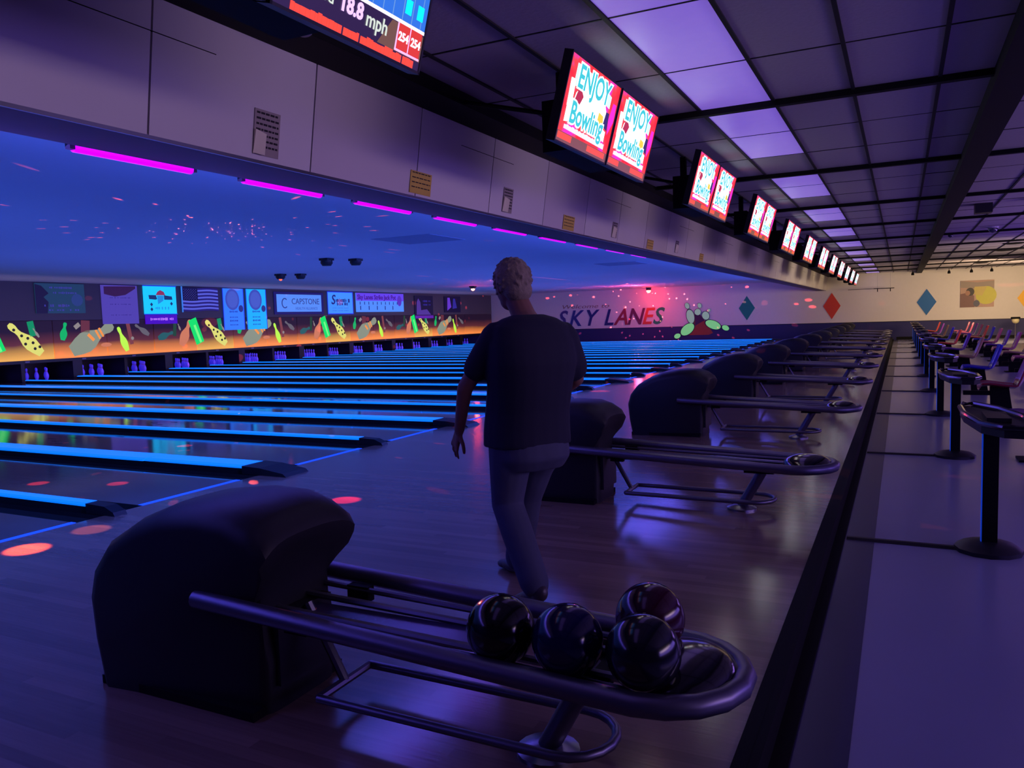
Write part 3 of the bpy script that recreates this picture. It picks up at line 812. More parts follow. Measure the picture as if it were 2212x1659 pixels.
PW = mat('paper_white', (225, 215, 190), 0.6); PY = mat('paper_yellow', (205, 170, 70), 0.6)
notice(3.54, 3.75, 2.44, 2.70, mat('paper_grey', (150, 138, 132), 0.6), 'grey paper notice with curled pale corner on the nearest white panels', 7, True)
notice(5.18, 5.48, 2.43, 2.60, PY, 'largest yellow notice on the white fascia', 4)
notice(6.75, 6.95, 2.45, 2.68, mat('paper_grey', (150, 138, 132), 0.6), 'narrow grey notice right of the largest yellow one', 7, True)
notice(8.25, 8.58, 2.42, 2.58, PY, 'yellow notice under the second screen pair', 4)
notice(9.9, 10.1, 2.46, 2.66, mat('paper_grey', (150, 138, 132), 0.6), 'narrow grey notice under the gap after the second screen pair', 6, True)
notice(11.5, 11.82, 2.42, 2.56, PY, 'small yellow notice under the third screen pair', 3)
notice(13.1, 13.3, 2.46, 2.66, mat('paper_grey', (150, 138, 132), 0.6), 'narrow grey notice just beyond the third screen pair', 6, True)
notice(14.9, 15.2, 2.42, 2.56, PY, 'small yellow notice under the fourth screen pair', 3)
o = MB().ball((-3.0, 3.55, 3.06), 0.05, 0.05, 0.03, 12, 8).build('dome_sensor', mat('sensor_grey', (130, 120, 140), 0.4), smooth=True)
tag(o, 'small pale dome sensor on the black rail below the nearest screens', 'sensor')

# ------------------------------------------------------------------ ball returns
def sgn(v): return -1 if v < 0 else 1


def hood_mesh():
    prof = [(-2.93, 0.0), (-2.97, 0.2), (-2.985, 0.38), (-2.95, 0.5), (-2.86, 0.61), (-2.70, 0.70), (-2.52, 0.755), (-2.32, 0.78), (-2.15, 0.775), (-2.0, 0.745), (-1.9, 0.705), (-1.875, 0.66), (-1.89, 0.61),
            (-1.94, 0.55), (-2.0, 0.47), (-2.04, 0.38), (-2.05, 0.2), (-2.06, 0.0)]
    mb = MB(); rings = []
    cx, cz = -2.45, 0.3
    for i in range(13):
        t = -1 + 2 * i / 12.0
        w = 0.265; yy = w * (sgn(t) * (1 - (1 - abs(t)) ** 1.6))
        k = (1 - abs(t) ** 5 * 0.12)
        kz = (1 - abs(t) ** 3 * 0.12)
        ring = []
        for (x, z) in prof:
            x = x + (0.03 if x < -2.6 else 0.0) - (0.06 if x > -2.1 and z > 0.45 else 0.0)
            nx = cx + (x - cx) * k; nz = z * kz if z > 0.3 else z * (1 if z == 0 else kz)
            if x > -2.06 and 0.3 < z < 0.72: nx += -0.06 * (1 - t * t) * 1.0
            fy = 1.0 - 0.26 * min(1, max(0, (x + 2.6) / 0.25)) * min(1, max(0, (0.66 - z) / 0.16))
            ring.append((nx, yy * fy, nz))
        rings.append(ring)
    return mb.loft(rings)


def racetrack(x0, x1, hy, z0, z1, rx=0.2, n=9):
    pts = [(x0, -hy, z0)]
    for i in range(1, 6): f = i / 6.0; pts.append((x0 + (x1 - rx - x0) * f, -hy, z0 + (z1 - z0) * f))
    for i in range(n + 1):
        a = -PI / 2 + PI * i / n; pts.append((x1 - rx + rx * math.cos(a), hy * math.sin(a), z1))
    for i in range(5, -1, -1): f = i / 6.0; pts.append((x0 + (x1 - rx - x0) * f, hy, z0 + (z1 - z0) * f))
    return pts


def ball_return():
    t = empty('ball_return', (0, Y0, 0))
    hood_mesh().build('hood', HOOD, t, smooth=True)
    MB().box(-2.9, -2.08, -0.25, 0.25, 0.0, 0.035).build('hood_plinth', BLACKM, t)
    MB().box(-2.13, -2.035, -0.15, 0.15, 0.1, 0.36).build('ball_lift_door', BLACK, t)
    MB().tube(racetrack(-2.34, -0.40, 0.245, 0.425, 0.35, 0.26), 0.034, 12).build('bumper_rail', DCHROME, t, smooth=True)
    for yy in (-0.085, 0.085):
        MB().tube([(-2.3, yy, 0.375), (-0.62, yy, 0.335)], 0.014, 8).build('ball_track', CHROME, t, smooth=True)
    for yy in (-0.17, 0.17):
        MB().tube([(-2.2, yy, 0.39), (-0.62, yy, 0.345)], 0.012, 8).build('ball_track', DCHROME, t, smooth=True)
    MB().box(-2.1, -1.15, -0.075, 0.075, 0.33, 0.345).build('track_bed', mat('track_bed', (60, 52, 90), 0.25), t)
    mb = MB(); mb.ball((-0.58, 0, 0.355), 0.165, 0.2, 0.07, 20, 10); mb.build('end_bumper', mat('bumper_black', (16, 14, 22), 0.15, coat=0.5), t, smooth=True)
    MB().tube([(-2.02, 0, 0.37), (-1.86, 0, 0.09)], 0.018, 8).build('leg', CHROME, t, smooth=True)
    for yy in (-0.18, 0.18): MB().box(-1.96, -1.86, yy - 0.02, yy + 0.02, 0.335, 0.395).build('rail_clip', BLACKM, t)
    MB().tube([(-1.86, -0.152, 0.09), (-1.86, 0.152, 0.09)], 0.016, 8).build('cross_tube', DCHROME, t, smooth=True)
    MB().tube(racetrack(-1.86, -0.80, 0.152, 0.09, 0.085, 0.15), 0.016, 10).build('lower_loop', DCHROME, t, smooth=True)
    MB().tube([(-1.03, 0, 0.02), (-0.86, 0, 0.33)], 0.036, 12).build('pedestal_post', DCHROME, t, smooth=True)
    MB().lathe([(0.0001, 0), (0.105, 0), (0.105, 0.012), (0.05, 0.03), (0.0001, 0.034)], (-1.03, 0, 0), 18).build('pedestal_base', CHROME, t, smooth=True)
    MB().box(-0.98, -0.78, -0.2, 0.2, 0.305, 0.325).build('support_plate', BLACKM, t)
    return t


br0 = ball_return()
LBR = ['nearest ball return, a black hood with a rack holding four balls', 'second ball return, partly behind the bowler, its rack empty', 'third ball return, its whole hood and rack in view']
for k in range(NP):
    t = br0 if k == 0 else copy_tree(br0)
    t.location = (0, Y0 + P * k, 0)
    tag(t, LBR[k] if k < 3 else '%s ball return from the camera, low black hood with steel rack' % ORD[k], 'ball return', 'ball returns along the approach')

# the balls on the nearest rack
BC = [((-1.119, 2.11, 0.455), (14, 12, 18), 'black bowling ball, leftmost of the front row on the nearest rack'),
      ((-0.893, 2.11, 0.455), (18, 12, 70), 'dark blue bowling ball between the two black ones on the nearest rack'),
      ((-0.655, 2.10, 0.46), (24, 24, 38), 'glossy charcoal bowling ball at the front, next to the rack end'),
      ((-0.70, 2.325, 0.475), (66, 12, 40), 'dark maroon bowling ball lying behind the others on the nearest rack')]
for i, (c, col, lab) in enumerate(BC):
    t = empty('bowling_ball', c)
    m = mat('ball_%d' % i, tuple(int(v * 0.8) for v in col), 0.16, var=0.35, scale=12, coat=0.25)
    MB().ball((0, 0, 0), 0.1085, n=36, m=24).build('shell', m, t, smooth=True)
    h = MB(); d = Vector((0.25, 0.5, 0.75)).normalized() if i % 2 else Vector((-0.3, 0.4, 0.8)).normalized()
    sx = d.cross(Vector((0, 0, 1))).normalized(); sy = d.cross(sx)
    for (a, b) in ((0, 0.03), (-0.013, -0.02), (0.013, -0.02)):
        p = (d * 0.1085 + sx * a + sy * b).normalized(); q1 = p * 0.104; q2 = p * 0.1089
        h.tube([q1, q2], 0.012, 12)
    h.build('finger_hole', BLACK, t)
    tag(t, lab, 'bowling ball', 'balls on the nearest rack')

# ------------------------------------------------------------------ consoles on posts and their floor cord covers
BLUEG = mat('post_blue_edge', (40, 90, 220), 0.4, emit=0.3, ecol=(20, 80, 230))  # blue sheen of the reflective edge put in as a glow
pc = empty('console_table', (0.5, Y0 + 3.4, -0.12))
MB().lathe([(0.0001, 0), (0.19, 0), (0.19, 0.025), (0.15, 0.05), (0.07, 0.065), (0.0001, 0.07)], n=12).build('base', BLACK, pc, smooth=True)
MB().box(-0.04, 0.045, -0.035, 0.035, 0.03, 0.79).build('post', BLACKM, pc)
MB().box(-0.046, -0.04, -0.035, 0.0, 0.06, 0.78).build('edge_strip', BLUEG, pc)
top = [(-0.13, 0.62), (-0.13, 0.25), (-0.07, -0.25), (0.03, -0.42), (0.13, -0.44), (0.19, -0.3), (0.19, 0.15), (0.1, 0.55), (-0.03, 0.84), (-0.1, 0.82)]
xyz = lambda u, v, t: (u, v, t)
MB().prism(top, 0.78, 0.825, xyz).build('table_top', BLACK, pc)
MB().tube([(u, v, 0.84) for u, v in top], 0.018, 8, closed=True).build('raised_rim', mat('rim_black', (26, 24, 30), 0.2, coat=0.5), pc, smooth=True)
MB().box(-0.03, 0.1, -0.1, 0.25, 0.825, 0.855).build('keypad', BLACK, pc)
for k in range(0, 11):
    t = pc if k == 0 else copy_tree(pc); t.location = (0.5, 5.63 + 3.5 * k, -0.12)
    tag(t, '%s black console table on a post along the concourse edge' % ORD[k], 'table', 'console tables on posts')
    c = MB().prism([(-0.04, 0), (0.04, 0), (0.015, 0.012), (-0.015, 0.012)], -0.32, 0.36, lambda u, v, tt: (tt, 5.63 + 3.5 * k + u - 0.02 * tt, -0.117 + v)).build('cord_cover', BLACK)
    tag(c, 'flat black cord cover on the floor running to the %s console table' % ORD[k], 'cord cover', 'floor cord covers')

# ------------------------------------------------------------------ moulded chairs
def chair(name, m):
    t = empty(name)
    prof = [(0.0, 0.42), (0.03, 0.45), (0.12, 0.455), (0.3, 0.43), (0.42, 0.42), (0.475, 0.45), (0.51, 0.53), (0.57, 0.70), (0.61, 0.82), (0.62, 0.85)]
    mb = MB(); rings = []
    for i, (x, z) in enumerate(prof):
        w = 0.20 if i == 0 else (0.235 if i < 6 else 0.225 - 0.012 * (i - 6))
        r = []
        for q in range(9):
            u = -1 + 2 * q / 8.0; lift = 0.035 * abs(u) ** 3
            if i < 5: r.append((x, u * w, z + lift - (0.03 if i == 0 else 0)))
            else: r.append((x - lift * 1.3, u * w, z))
        nx, nz = (0, -0.022) if i < 5 else (0.022, -0.006)
        r += [(px + nx, py, pz + nz) for (px, py, pz) in r[::-1]]
        rings.append(r)
    mb.loft(rings).build('seat_shell', m, t, smooth=True)
    MB().prism([(0.16, 0.0), (0.42, 0.0), (0.36, 0.42), (0.14, 0.42)], -0.05, 0.05, lambda u, v, w: (u, w, v)).build('pedestal', BLACKM, t)
    MB().box(0.08, 0.46, -0.14, 0.14, 0.0, 0.02).build('base_plate', BLACKM, t)
    MB().box(-0.18, 0.3, -0.035, 0.035, 0.3, 0.36).build('support_arm', BLACKM, t)
    return t


CCOL = {'maroon': (150, 40, 60), 'blue': (40, 40, 190), 'tan': (170, 130, 95), 'purple': (110, 50, 150), 'orange red': (200, 70, 60), 'pink': (190, 90, 120)}
cc = {n: chair('moulded_chair', mat('shell_' + n.replace(' ', '_'), c, 0.25, var=0.03, coat=0.4)) for n, c in CCOL.items()}
used = set()


def put(col, x, y, lab, grp):
    t = cc[col] if col not in used else copy_tree(cc[col])
    used.add(col); t.location = (x, y, -0.12); tag(t, lab, 'chair', grp)


seq = ['purple', 'maroon', 'blue', 'tan', 'purple', 'orange red', 'blue', 'tan', 'purple', 'orange red']
for i, c in enumerate(seq):
    n_before = seq[:i].count(c)
    put(c, 0.96, 9.1 + 3.5 * i, '%s moulded plastic chair facing the lanes behind the %s console table' % (c, ORD[i + 1]), 'moulded chairs at the consoles')
seq2 = ['purple', 'pink', 'tan', 'pink', 'purple', 'pink', 'blue', 'orange red', 'pink', 'purple', 'pink', 'pink']
for i, c in enumerate(seq2):
    put(c, 2.05, 17.0 + 2.05 * i, '%s moulded chair in the rear row, %s from the camera' % (c, ORD24[i]), 'moulded chairs in the rear row')

# ------------------------------------------------------------------ far wall decorations
xzy = lambda u, v, t: (u, YW - t, v)


def diamond(cx, cz, w, h, col, lab):
    o = empty('wall_diamond', (cx, YW, cz))
    d = lambda s: [(-w * s, 0), (0, -h * s), (w * s, 0), (0, h * s)]
    f = lambda u, v, t: (u, -t, v)
    MB().prism(d(1.06), 0.001, 0.012, f).build('edge', WALLW, o); MB().prism(d(1.0), 0.012, 0.02, f).build('face', mat('diamond_' + lab.split()[0], col, 0.6), o)
    tag(o, lab + ' diamond panel mounted on the cream far wall', 'wall panel', 'diamond panels on the far wall')


diamond(-7.3, 1.66, 0.41, 0.64, (20, 125, 110), 'green'); diamond(-3.15, 1.62, 0.41, 0.66, (205, 62, 40), 'orange red')
diamond(1.06, 1.66, 0.42, 0.63, (30, 100, 165), 'blue'); diamond(5.15, 1.7, 0.42, 0.63, (240, 180, 50), 'yellow')

# SKY LANES letters
LX = [('S', -17.9, (70, 55, 130)), ('K', -17.05, (45, 50, 130)), ('Y', -16.15, (35, 35, 110)), ('L', -15.0, (25, 30, 105)), ('A', -14.25, (140, 35, 60)), ('N', -13.45, (95, 30, 70)), ('E', -12.75, (205, 70, 50)), ('S', -12.15, (25, 130, 90))]
o = empty('wall_lettering', (-15, YW, 1.4)); tag(o, 'large multicoloured slanted SKY LANES lettering on the far wall', 'sign')
for i, (ch, x, col) in enumerate(LX):
    text('letter', ch, 1.28, mat('letter_%d' % i, col, 0.6), o, frame((x + 15, -0.012, -0.05 - 0.0 * i), (1, 0, 0), (0, 0, 1)), depth=0.01, shear=0.32, bold=0.02, sx=0.92)
o = empty('small_lettering', (-15.6, YW, 2.06)); tag(o, 'faint brown slanted words above the SKY LANES lettering', 'sign')
text('lettering', 'Welcome to', 0.32, mat('faint_brown', (150, 110, 100), 0.7), o, frame((-0.8, -0.006, 0), (1, 0, 0), (0, 0, 1)), depth=0.004, shear=0.25, sx=1.8)

# burst of glowing pins
o = empty('pin_burst', (-9.9, YW - 0.02, 1.2)); tag(o, 'burst of glowing pale green pins around a dark ball on the far wall', 'wall decoration')
xf = lambda u, v, t: (u, -t, v)
S = 0.0235 * 0.43  # metres per zoom pixel


def zp(px, py):  # zoom pixel of the burst crop -> local
    return ((px - 900) * 0.00243, (680 - py) * 0.00243 + 0.02)


PG = glow('burst_green', (130, 215, 145), .6); PW2 = glow('burst_white', (150, 180, 175), .5); KL = mat('burst_outline', (25, 12, 50), 0.6)


def ell(nm, px, py, rx, ry, ang, m):
    c = zp(px, py); a = math.radians(ang)
    def pp(s): return [(c[0] + s * (rx * math.cos(q * PI / 9) * math.cos(a) - ry * math.sin(q * PI / 9) * math.sin(a)) * 0.00243, c[1] + s * (rx * math.cos(q * PI / 9) * math.sin(a) + ry * math.sin(q * PI / 9) * math.cos(a)) * 0.00243) for q in range(18)]
    MB().prism(pp(1.12), 0.014, 0.022, xf).build('outline', KL, o); MB().prism(pp(1.0), 0.022, 0.03, xf).build(nm, m, o)


MB().prism([zp(*q) for q in ((830, 600), (950, 590), (1060, 740), (1240, 1020), (1150, 1060), (700, 1060), (820, 880))], 0.004, 0.01, xf).build('brown_ball', mat('burst_brown', (140, 62, 40), 0.6), o)
MB().prism([zp(*q) for q in ((840, 590), (940, 580), (1060, 740), (960, 790), (850, 850))], 0.01, 0.014, xf).build('dark_ball', mat('burst_dark', (45, 15, 60), 0.5), o)
for a_ in ((745, 645, 85, 155, 12, PW2), (675, 405, 48, 68, 20, PW2), (950, 410, 42, 55, 20, PW2), (910, 550, 70, 70, 0, PW2), (1085, 635, 78, 92, 20, PW2), (1155, 520, 38, 32, 30, PW2),
           (675, 930, 175, 105, 38, PG), (445, 1075, 75, 55, 20, PG), (1245, 840, 175, 90, -22, PG), (1515, 915, 80, 55, -25, PG)):
    ell('pin_shape', *a_)

# framed picture with yellow ball
o = empty('wall_picture', (3.14, YW, 1.97)); tag(o, 'unframed picture of a dark-haired person bending beside a large yellow-green ball', 'picture')
W2, H2 = 0.68, 0.62
MB().prism(rect(-W2, W2, -H2, H2), 0.002, 0.03, xf).build('canvas', mat('pic_bg', (170, 135, 120), 0.5), o)
def pic(nm, poly, c, d): MB().prism(poly, 0.03, d, xf).build(nm, mat('pic_' + nm, c, 0.5), o)
pic('grey_top', [(-W2, 0.3), (W2, 0.2), (W2, H2 - .04), (0, H2 - 0.1), (-W2, H2)], (140, 125, 115), 0.032)
pic('yellow_ball', circ2d((0.36, -0.08), 0.42, 20), (185, 180, 60), 0.034)
pic('yellow_cloth', [(-0.2, 0.0), (0.2, -0.1), (0.4, 0.33), (-0.1, 0.33)], (185, 165, 85), 0.036)
pic('brown_jacket', [(-W2, -H2), (-0.1, -H2), (-0.12, -0.1), (-0.3, 0.08), (-W2, 0.0)], (110, 72, 70), 0.038)
pic('dark_hair', circ2d((-0.28, 0.1), 0.17, 14, 0.19), (35, 25, 28), 0.04)
pic('face', circ2d((-0.38, 0.04), 0.1, 12, 0.12), (150, 105, 85), 0.042)
pic('blue_trousers', circ2d((-0.02, -0.45), 0.13, 12, 0.16), (70, 70, 90), 0.041)

# hanging bracket with two prongs
o = empty('hanging_rail', (-0.78, YW - 0.5, 2.37)); tag(o, 'thin black rail with two prongs hung by wires before the far wall', 'rail')
MB().box(-0.45, 0.45, -0.02, 0.02, 0.0, 0.035).build('bar', BLACKM, o)
for s in (-0.28, 0.28): MB().box(s - 0.02, s + 0.02, -0.02, 0.02, -0.14, 0.0).build('prong', BLACKM, o); MB().tube([(s, 0, 0.03), (s, 0, ZC - 2.37)], 0.004, 6).build('wire', DCHROME, o)
MB().tube([(-1.6, 0, 0.01), (-0.45, 0, 0.012)], 0.012, 6).build('side_rod', BLACKM, o)

# ceiling spots by the far wall
for x, lab in ((0.45, 'just left of the blue diamond'), (1.95, 'between blue diamond and picture'), (2.85, 'above the picture, left'), (3.65, 'above the picture, right')):
    o = empty('spot_lamp', (x, YW - 0.7, ZC)); tag(o, 'small dark ceiling spot lamp ' + lab, 'lamp', 'spot lamps by the far wall')
    MB().lathe([(0.03, -0.02), (0.03, 0.0)], n=10).build('mount', BLACKM, o); MB().tube([(0, 0, -0.01), (0, 0, -0.1)], 0.012, 8).build('stem', BLACKM, o)
    MB().lathe([(0.03, -0.08), (0.06, -0.14), (0.065, -0.22), (0.05, -0.23)], n=12).build('shade', BLACKM, o, smooth=True)
for i, (x, y) in enumerate(((2.86, 26.7), (2.94, 29.8), (2.92, 34.0), (2.9, 37.6))):
    o = MB().lathe([(0.2, -0.03), (0.28, -0.012), (0.3, 0.0)], (x, y, ZC), 16).build('ceiling_diffuser', BLACKM, smooth=True); tag(o, 'round dark air diffuser in the concourse ceiling, %s from the camera' % ORD24[i], 'diffuser', 'round air diffusers')
o = MB().box(1.12, 1.38, 15.85, 16.15, ZC - 0.16, ZC).build('ceiling_speaker', BLACK); tag(o, 'small black box speaker fixed under the ceiling right of the beam', 'speaker')
o = MB().box(2.0, 2.3, 15.6, 15.9, ZC - 0.12, ZC).build('ceiling_speaker', BLACK); tag(o, 'second dark ceiling box at the right edge of the frame', 'speaker')
for (x, y, r, lab) in ((1.04, 21.9, 0.07, 'small round white lamp right of the black beam'), (1.82, 20.8, 0.12, 'larger round dome fitting at the right under the ceiling')):
    o = empty('dome_fitting', (x, y, ZC)); tag(o, lab, 'camera')  # round ceiling fittings, the first a small white lamp
    MB().lathe([(r * 0.9, -0.03), (r, 0.0)], n=14).build('mount', mat('dome_white', (190, 185, 200), 0.4), o); MB().ball((0, 0, -0.04), r * 0.8, n=14, m=8).build('dome', mat('dome_glass', (60, 60, 80), 0.05, coat=1), o, smooth=True)
# stand near the right edge
o = empty('stand', (4.55, YW - 1.2, -0.12)); tag(o, 'slim stand with dark cap and pale round face by the navy wall', 'stand')
MB().lathe([(0.2, 0), (0.2, 0.02), (0.03, 0.04), (0.025, 0.7), (0.03, 0.72)], n=14).build('pole', CHROME, o, smooth=True)
MB().lathe([(0.17, 0.0), (0.19, 0.04), (0.17, 0.08)], (0, 0, 0.9), 16, 'z').build('cap', BLACKM, o); MB().ball((0, 0, 0.83), 0.15, n=14, m=8).build('face', mat('pale_face', (200, 190, 150), 0.5), o, smooth=True)

# ------------------------------------------------------------------ red effect lights hanging over the lanes
def effect(x, y, z, r, glowing, lab, em):
    o = empty('effect_light', (x, y, ZL)); tag(o, lab, 'effect light')
    MB().box(-0.12, 0.12, -0.12, 0.12, -0.05, 0.0).build('mount', BLACK, o)
    MB().tube([(0, 0, -0.04), (0, 0, z - ZL + 0.1)], 0.02, 8).build('stem', BLACK, o)
    MB().lathe([(0.04, 0.12), (0.13, 0.10), (0.14, 0.0), (0.1, -0.06)], (0, 0, z - ZL), 14).build('housing', BLACK, o, smooth=True)
    if glowing: MB().ball((0, 0, z - ZL - 0.06), r, n=14, m=10).build('lens', em, o, smooth=True)
    return o


def gobo(name, loc, energy, scale, thr, col, w):
    l = bpy.data.lights.new(name, 'POINT'); l.energy = energy; l.color = col; l.shadow_soft_size = 0.01; l.use_nodes = True
    nt = l.node_tree; em = nt.nodes.get('Emission'); tc = nt.nodes.new('ShaderNodeTexCoord')
    mp = nt.nodes.new('ShaderNodeMapping'); mp.inputs['Rotation'].default_value = (0.3, 0.2, w); nt.links.new(tc.outputs['Normal'], mp.inputs[0])
    vo = nt.nodes.new('ShaderNodeTexVoronoi'); vo.inputs['Scale'].default_value = scale; nt.links.new(mp.outputs[0], vo.inputs['Vector'])
    lt = nt.nodes.new('ShaderNodeMath'); lt.operation = 'LESS_THAN'; lt.inputs[1].default_value = thr; nt.links.new(vo.outputs['Distance'], lt.inputs[0])
    ml = nt.nodes.new('ShaderNodeMath'); ml.operation = 'MULTIPLY'; ml.inputs[1].default_value = 1.0; nt.links.new(lt.outputs[0], ml.inputs[0]); nt.links.new(ml.outputs[0], em.inputs['Strength'])
    o = bpy.data.objects.new(name, l); C.objects.link(o); o.location = loc; return o


REDD = mat('red_dim', (255, 90, 60), 0.4, emit=4, ecol=(255, 70, 40))
effect(-16.83, 30.2, 2.62 + 0.27, 0.08, True, 'brighter red effect lamp over the middle lanes, left of the bowler', REDG)
effect(-12.3, 41.6, 2.83, 0.11, True, 'brightest red effect lamp by the far wall above LANES', REDG)
effect(-16.1, 17.5, 2.86, 0.045, True, 'small black effect lamp with a faint red lens above the flag', REDD)
effect(-15.7, 17.9, 2.86, 0.05, False, 'unlit black lamp right beside the faint red one', None)
effect(-11.76, 14.3, 2.84, 0.05, False, 'larger unlit black lamp over the near lanes', None)
effect(-11.4, 14.9, 2.86, 0.05, False, 'smaller unlit black lamp beside the larger one over the near lanes', None)
gobo('red_pattern_light', (-12.3, 38.5, 2.4), 9000, 14, 0.13, (1, 0.08, 0.10), 0.4)
gobo('red_pattern_light', (-14.5, 27, 2.6), 3200, 13, 0.11, (1, 0.12, 0.08), 1.3)
gobo('red_pattern_light', (-9.5, 9, 2.2), 1600, 12, 0.09, (1, 0.1, 0.05), 2.2)
l = bpy.data.lights.new('red_wash', 'POINT'); l.energy = 100; l.color = (1, 0.09, 0.25); l.shadow_soft_size = 0.1
o = bpy.data.objects.new('red_wash', l); C.objects.link(o); o.location = (-12.0, 38.6, 2.3)
# sharp red spots that fall on the approach
for (x, y, r, e, col) in ((-5.2, 3.12, 0.15, 1100, (1, 0.14, 0.04)), (-5.25, 3.62, 0.14, 130, (1, 0.3, 0.1)), (-4.05, 5.01, 0.13, 420, (1, 0.03, 0.08)), (-6.6, 4.85, 0.1, 500, (1, 0.05, 0.05)), (-7.4, 4.6, 0.1, 500, (1, 0.05, 0.05)), (-7.9, 6.75, 0.1, 500, (1, 0.05, 0.05)), (-5.2, 14.2, 0.2, 200, (1, 0.06, 0.05))):
    l = bpy.data.lights.new('red_spot', 'SPOT'); l.energy = e * 5; l.color = col; l.shadow_soft_size = 0.01; l.spot_blend = 0.5
    o = bpy.data.objects.new('red_spot', l); C.objects.link(o); o.location = (x - 1.2, y + 0.4, 2.7); aim(o, (x, y, 0)); l.spot_size = 2 * math.atan(r / 2.95)

# ------------------------------------------------------------------ the bowler
def capsule(mb, pts, rad, n=14):
    """round-ended tapered tube"""
    P_ = [Vector(p) for p in pts]; d0 = (P_[0] - P_[1]).normalized(); d1 = (P_[-1] - P_[-2]).normalized()
    pp = [P_[0] + d0 * rad[0] * 0.97] + [P_[0] + d0 * rad[0] * 0.6] + P_ + [P_[-1] + d1 * rad[-1] * 0.6] + [P_[-1] + d1 * rad[-1] * 0.97]
    rr = [rad[0] * 0.25, rad[0] * 0.8] + list(rad) + [rad[-1] * 0.8, rad[-1] * 0.25]
    mb.tube(pp, rr, n)


def rings(mb, spec, yaw, n=24):
    """spec rows: centre xyz, half width (across), half depth (fore-aft)"""
    R_ = Matrix.Rotation(yaw, 3, 'Z'); out = []
    for c, w, d in spec:
        r = []
        for k in range(n):
            a = 2 * PI * k / n; u = math.copysign(abs(math.cos(a)) ** 0.85, math.cos(a)) * d; v = math.copysign(abs(math.sin(a)) ** 0.85, math.sin(a)) * w
            q = R_ @ Vector((u, v, 0)); r.append((c[0] + q.x, c[1] + q.y, c[2]))
        out.append(r)
    mb.loft(out)


def remesh(mb, name, m, parent, vox, smooth=2):
    me = bpy.data.meshes.new('tmp'); me.from_pydata(mb.v, [], mb.f)
    bm = bmesh.new(); bm.from_mesh(me); bmesh.ops.recalc_face_normals(bm, faces=bm.faces); bm.to_mesh(me); bm.free()
    ob = bpy.data.objects.new('tmp', me); C.objects.link(ob)
    r = ob.modifiers.new('r', 'REMESH'); r.mode = 'VOXEL'; r.voxel_size = vox
    s = ob.modifiers.new('s', 'SMOOTH'); s.factor = 0.5; s.iterations = smooth
    dg = bpy.context.evaluated_depsgraph_get(); dg.update()
    nm = bpy.data.meshes.new_from_object(ob.evaluated_get(dg)); nm.name = name
    bpy.data.objects.remove(ob); bpy.data.meshes.remove(me)
    nm.materials.clear(); nm.materials.append(m)
    for p in nm.polygons: p.use_smooth = True
    o = bpy.data.objects.new(name, nm); C.objects.link(o)
    if parent is not None: o.parent = parent
    return o


YAW = math.radians(148)     # facing the lanes, turned a little away
F = Vector((math.cos(YAW), math.sin(YAW), 0)); Lf = Vector((-F.y, F.x, 0))   # forward, his left
B0 = Vector((-1.72, 3.62, 0))


def bp(f, l, z): return B0 + F * f + Lf * l + Vector((0, 0, z))


person = empty('person', (0, 0, 0))
tag(person, 'person with short hair in navy T-shirt and grey-blue jeans mid-stride, left arm hanging forward', 'person')
SK = mat('skin', (125, 84, 76), 0.55); SHIRT = mat('navy_shirt', (17, 15, 46), 0.85, bump=0.1, scale=30); JEAN = mat('jeans_denim', (62, 64, 92), 0.8, var=0.25, scale=9, bump=0.15)
HAIR = mat('short_fair_hair', (128, 112, 100), 0.7, var=0.3, scale=60, bump=0.6)
body = MB()
hd = bp(0.09, 0.02, 1.595)
Rh = Matrix.Rotation(YAW, 3, 'Z') @ Matrix.Rotation(math.radians(14), 3, 'Y')
body.ball(hd, 0.098, 0.078, 0.118, 20, 14, rot=Rh)
def hp(x, y, z): return hd + Rh @ Vector((x, y, z))
body.ball(hp(0.035, 0, -0.065), 0.055, 0.052, 0.055, 14, 10, rot=Rh)          # jaw
capsule(body, [hp(0.088, 0, 0.012), hp(0.108, 0, -0.022)], [0.011, 0.015], 8)      # nose
body.ball(hp(0.083, 0, -0.058), 0.014, 0.026, 0.008, 10, 6, rot=Rh)           # lips
body.ball(hp(0.078, 0, 0.022), 0.014, 0.05, 0.010, 10, 6, rot=Rh)            # brow
for s in (-1, 1): body.ball(hp(-0.005, s * 0.08, -0.01), 0.019, 0.011, 0.032, 10, 8, rot=Rh)   # ears
capsule(body, [hp(-0.02, 0, -0.06), bp(0.01, 0, 1.44), bp(-0.03, 0, 1.38)], [0.058, 0.062, 0.08])
# trunk inside the clothes
rings(body, [(bp(-0.04, 0, 1.40), 0.10, 0.08), (bp(-0.04, 0, 1.34), 0.17, 0.10), (bp(-0.05, 0, 1.2), 0.17, 0.12), (bp(-0.02, 0, 0.98), 0.15, 0.12), (bp(0, 0, 0.85), 0.15, 0.11)], YAW)
ls = bp(0.0, 0.175, 1.34); le = bp(0.15, 0.28, 1.08); lw = bp(0.25, 0.27, 0.85)
rs = bp(-0.06, -0.18, 1.32); re = bp(-0.02, -0.30, 1.10); rw = bp(0.2, -0.26, 0.96)
capsule(body, [ls, le], [0.052, 0.041]); capsule(body, [le, lw], [0.041, 0.027])
capsule(body, [rs, re], [0.052, 0.041]); capsule(body, [re, rw], [0.041, 0.027])


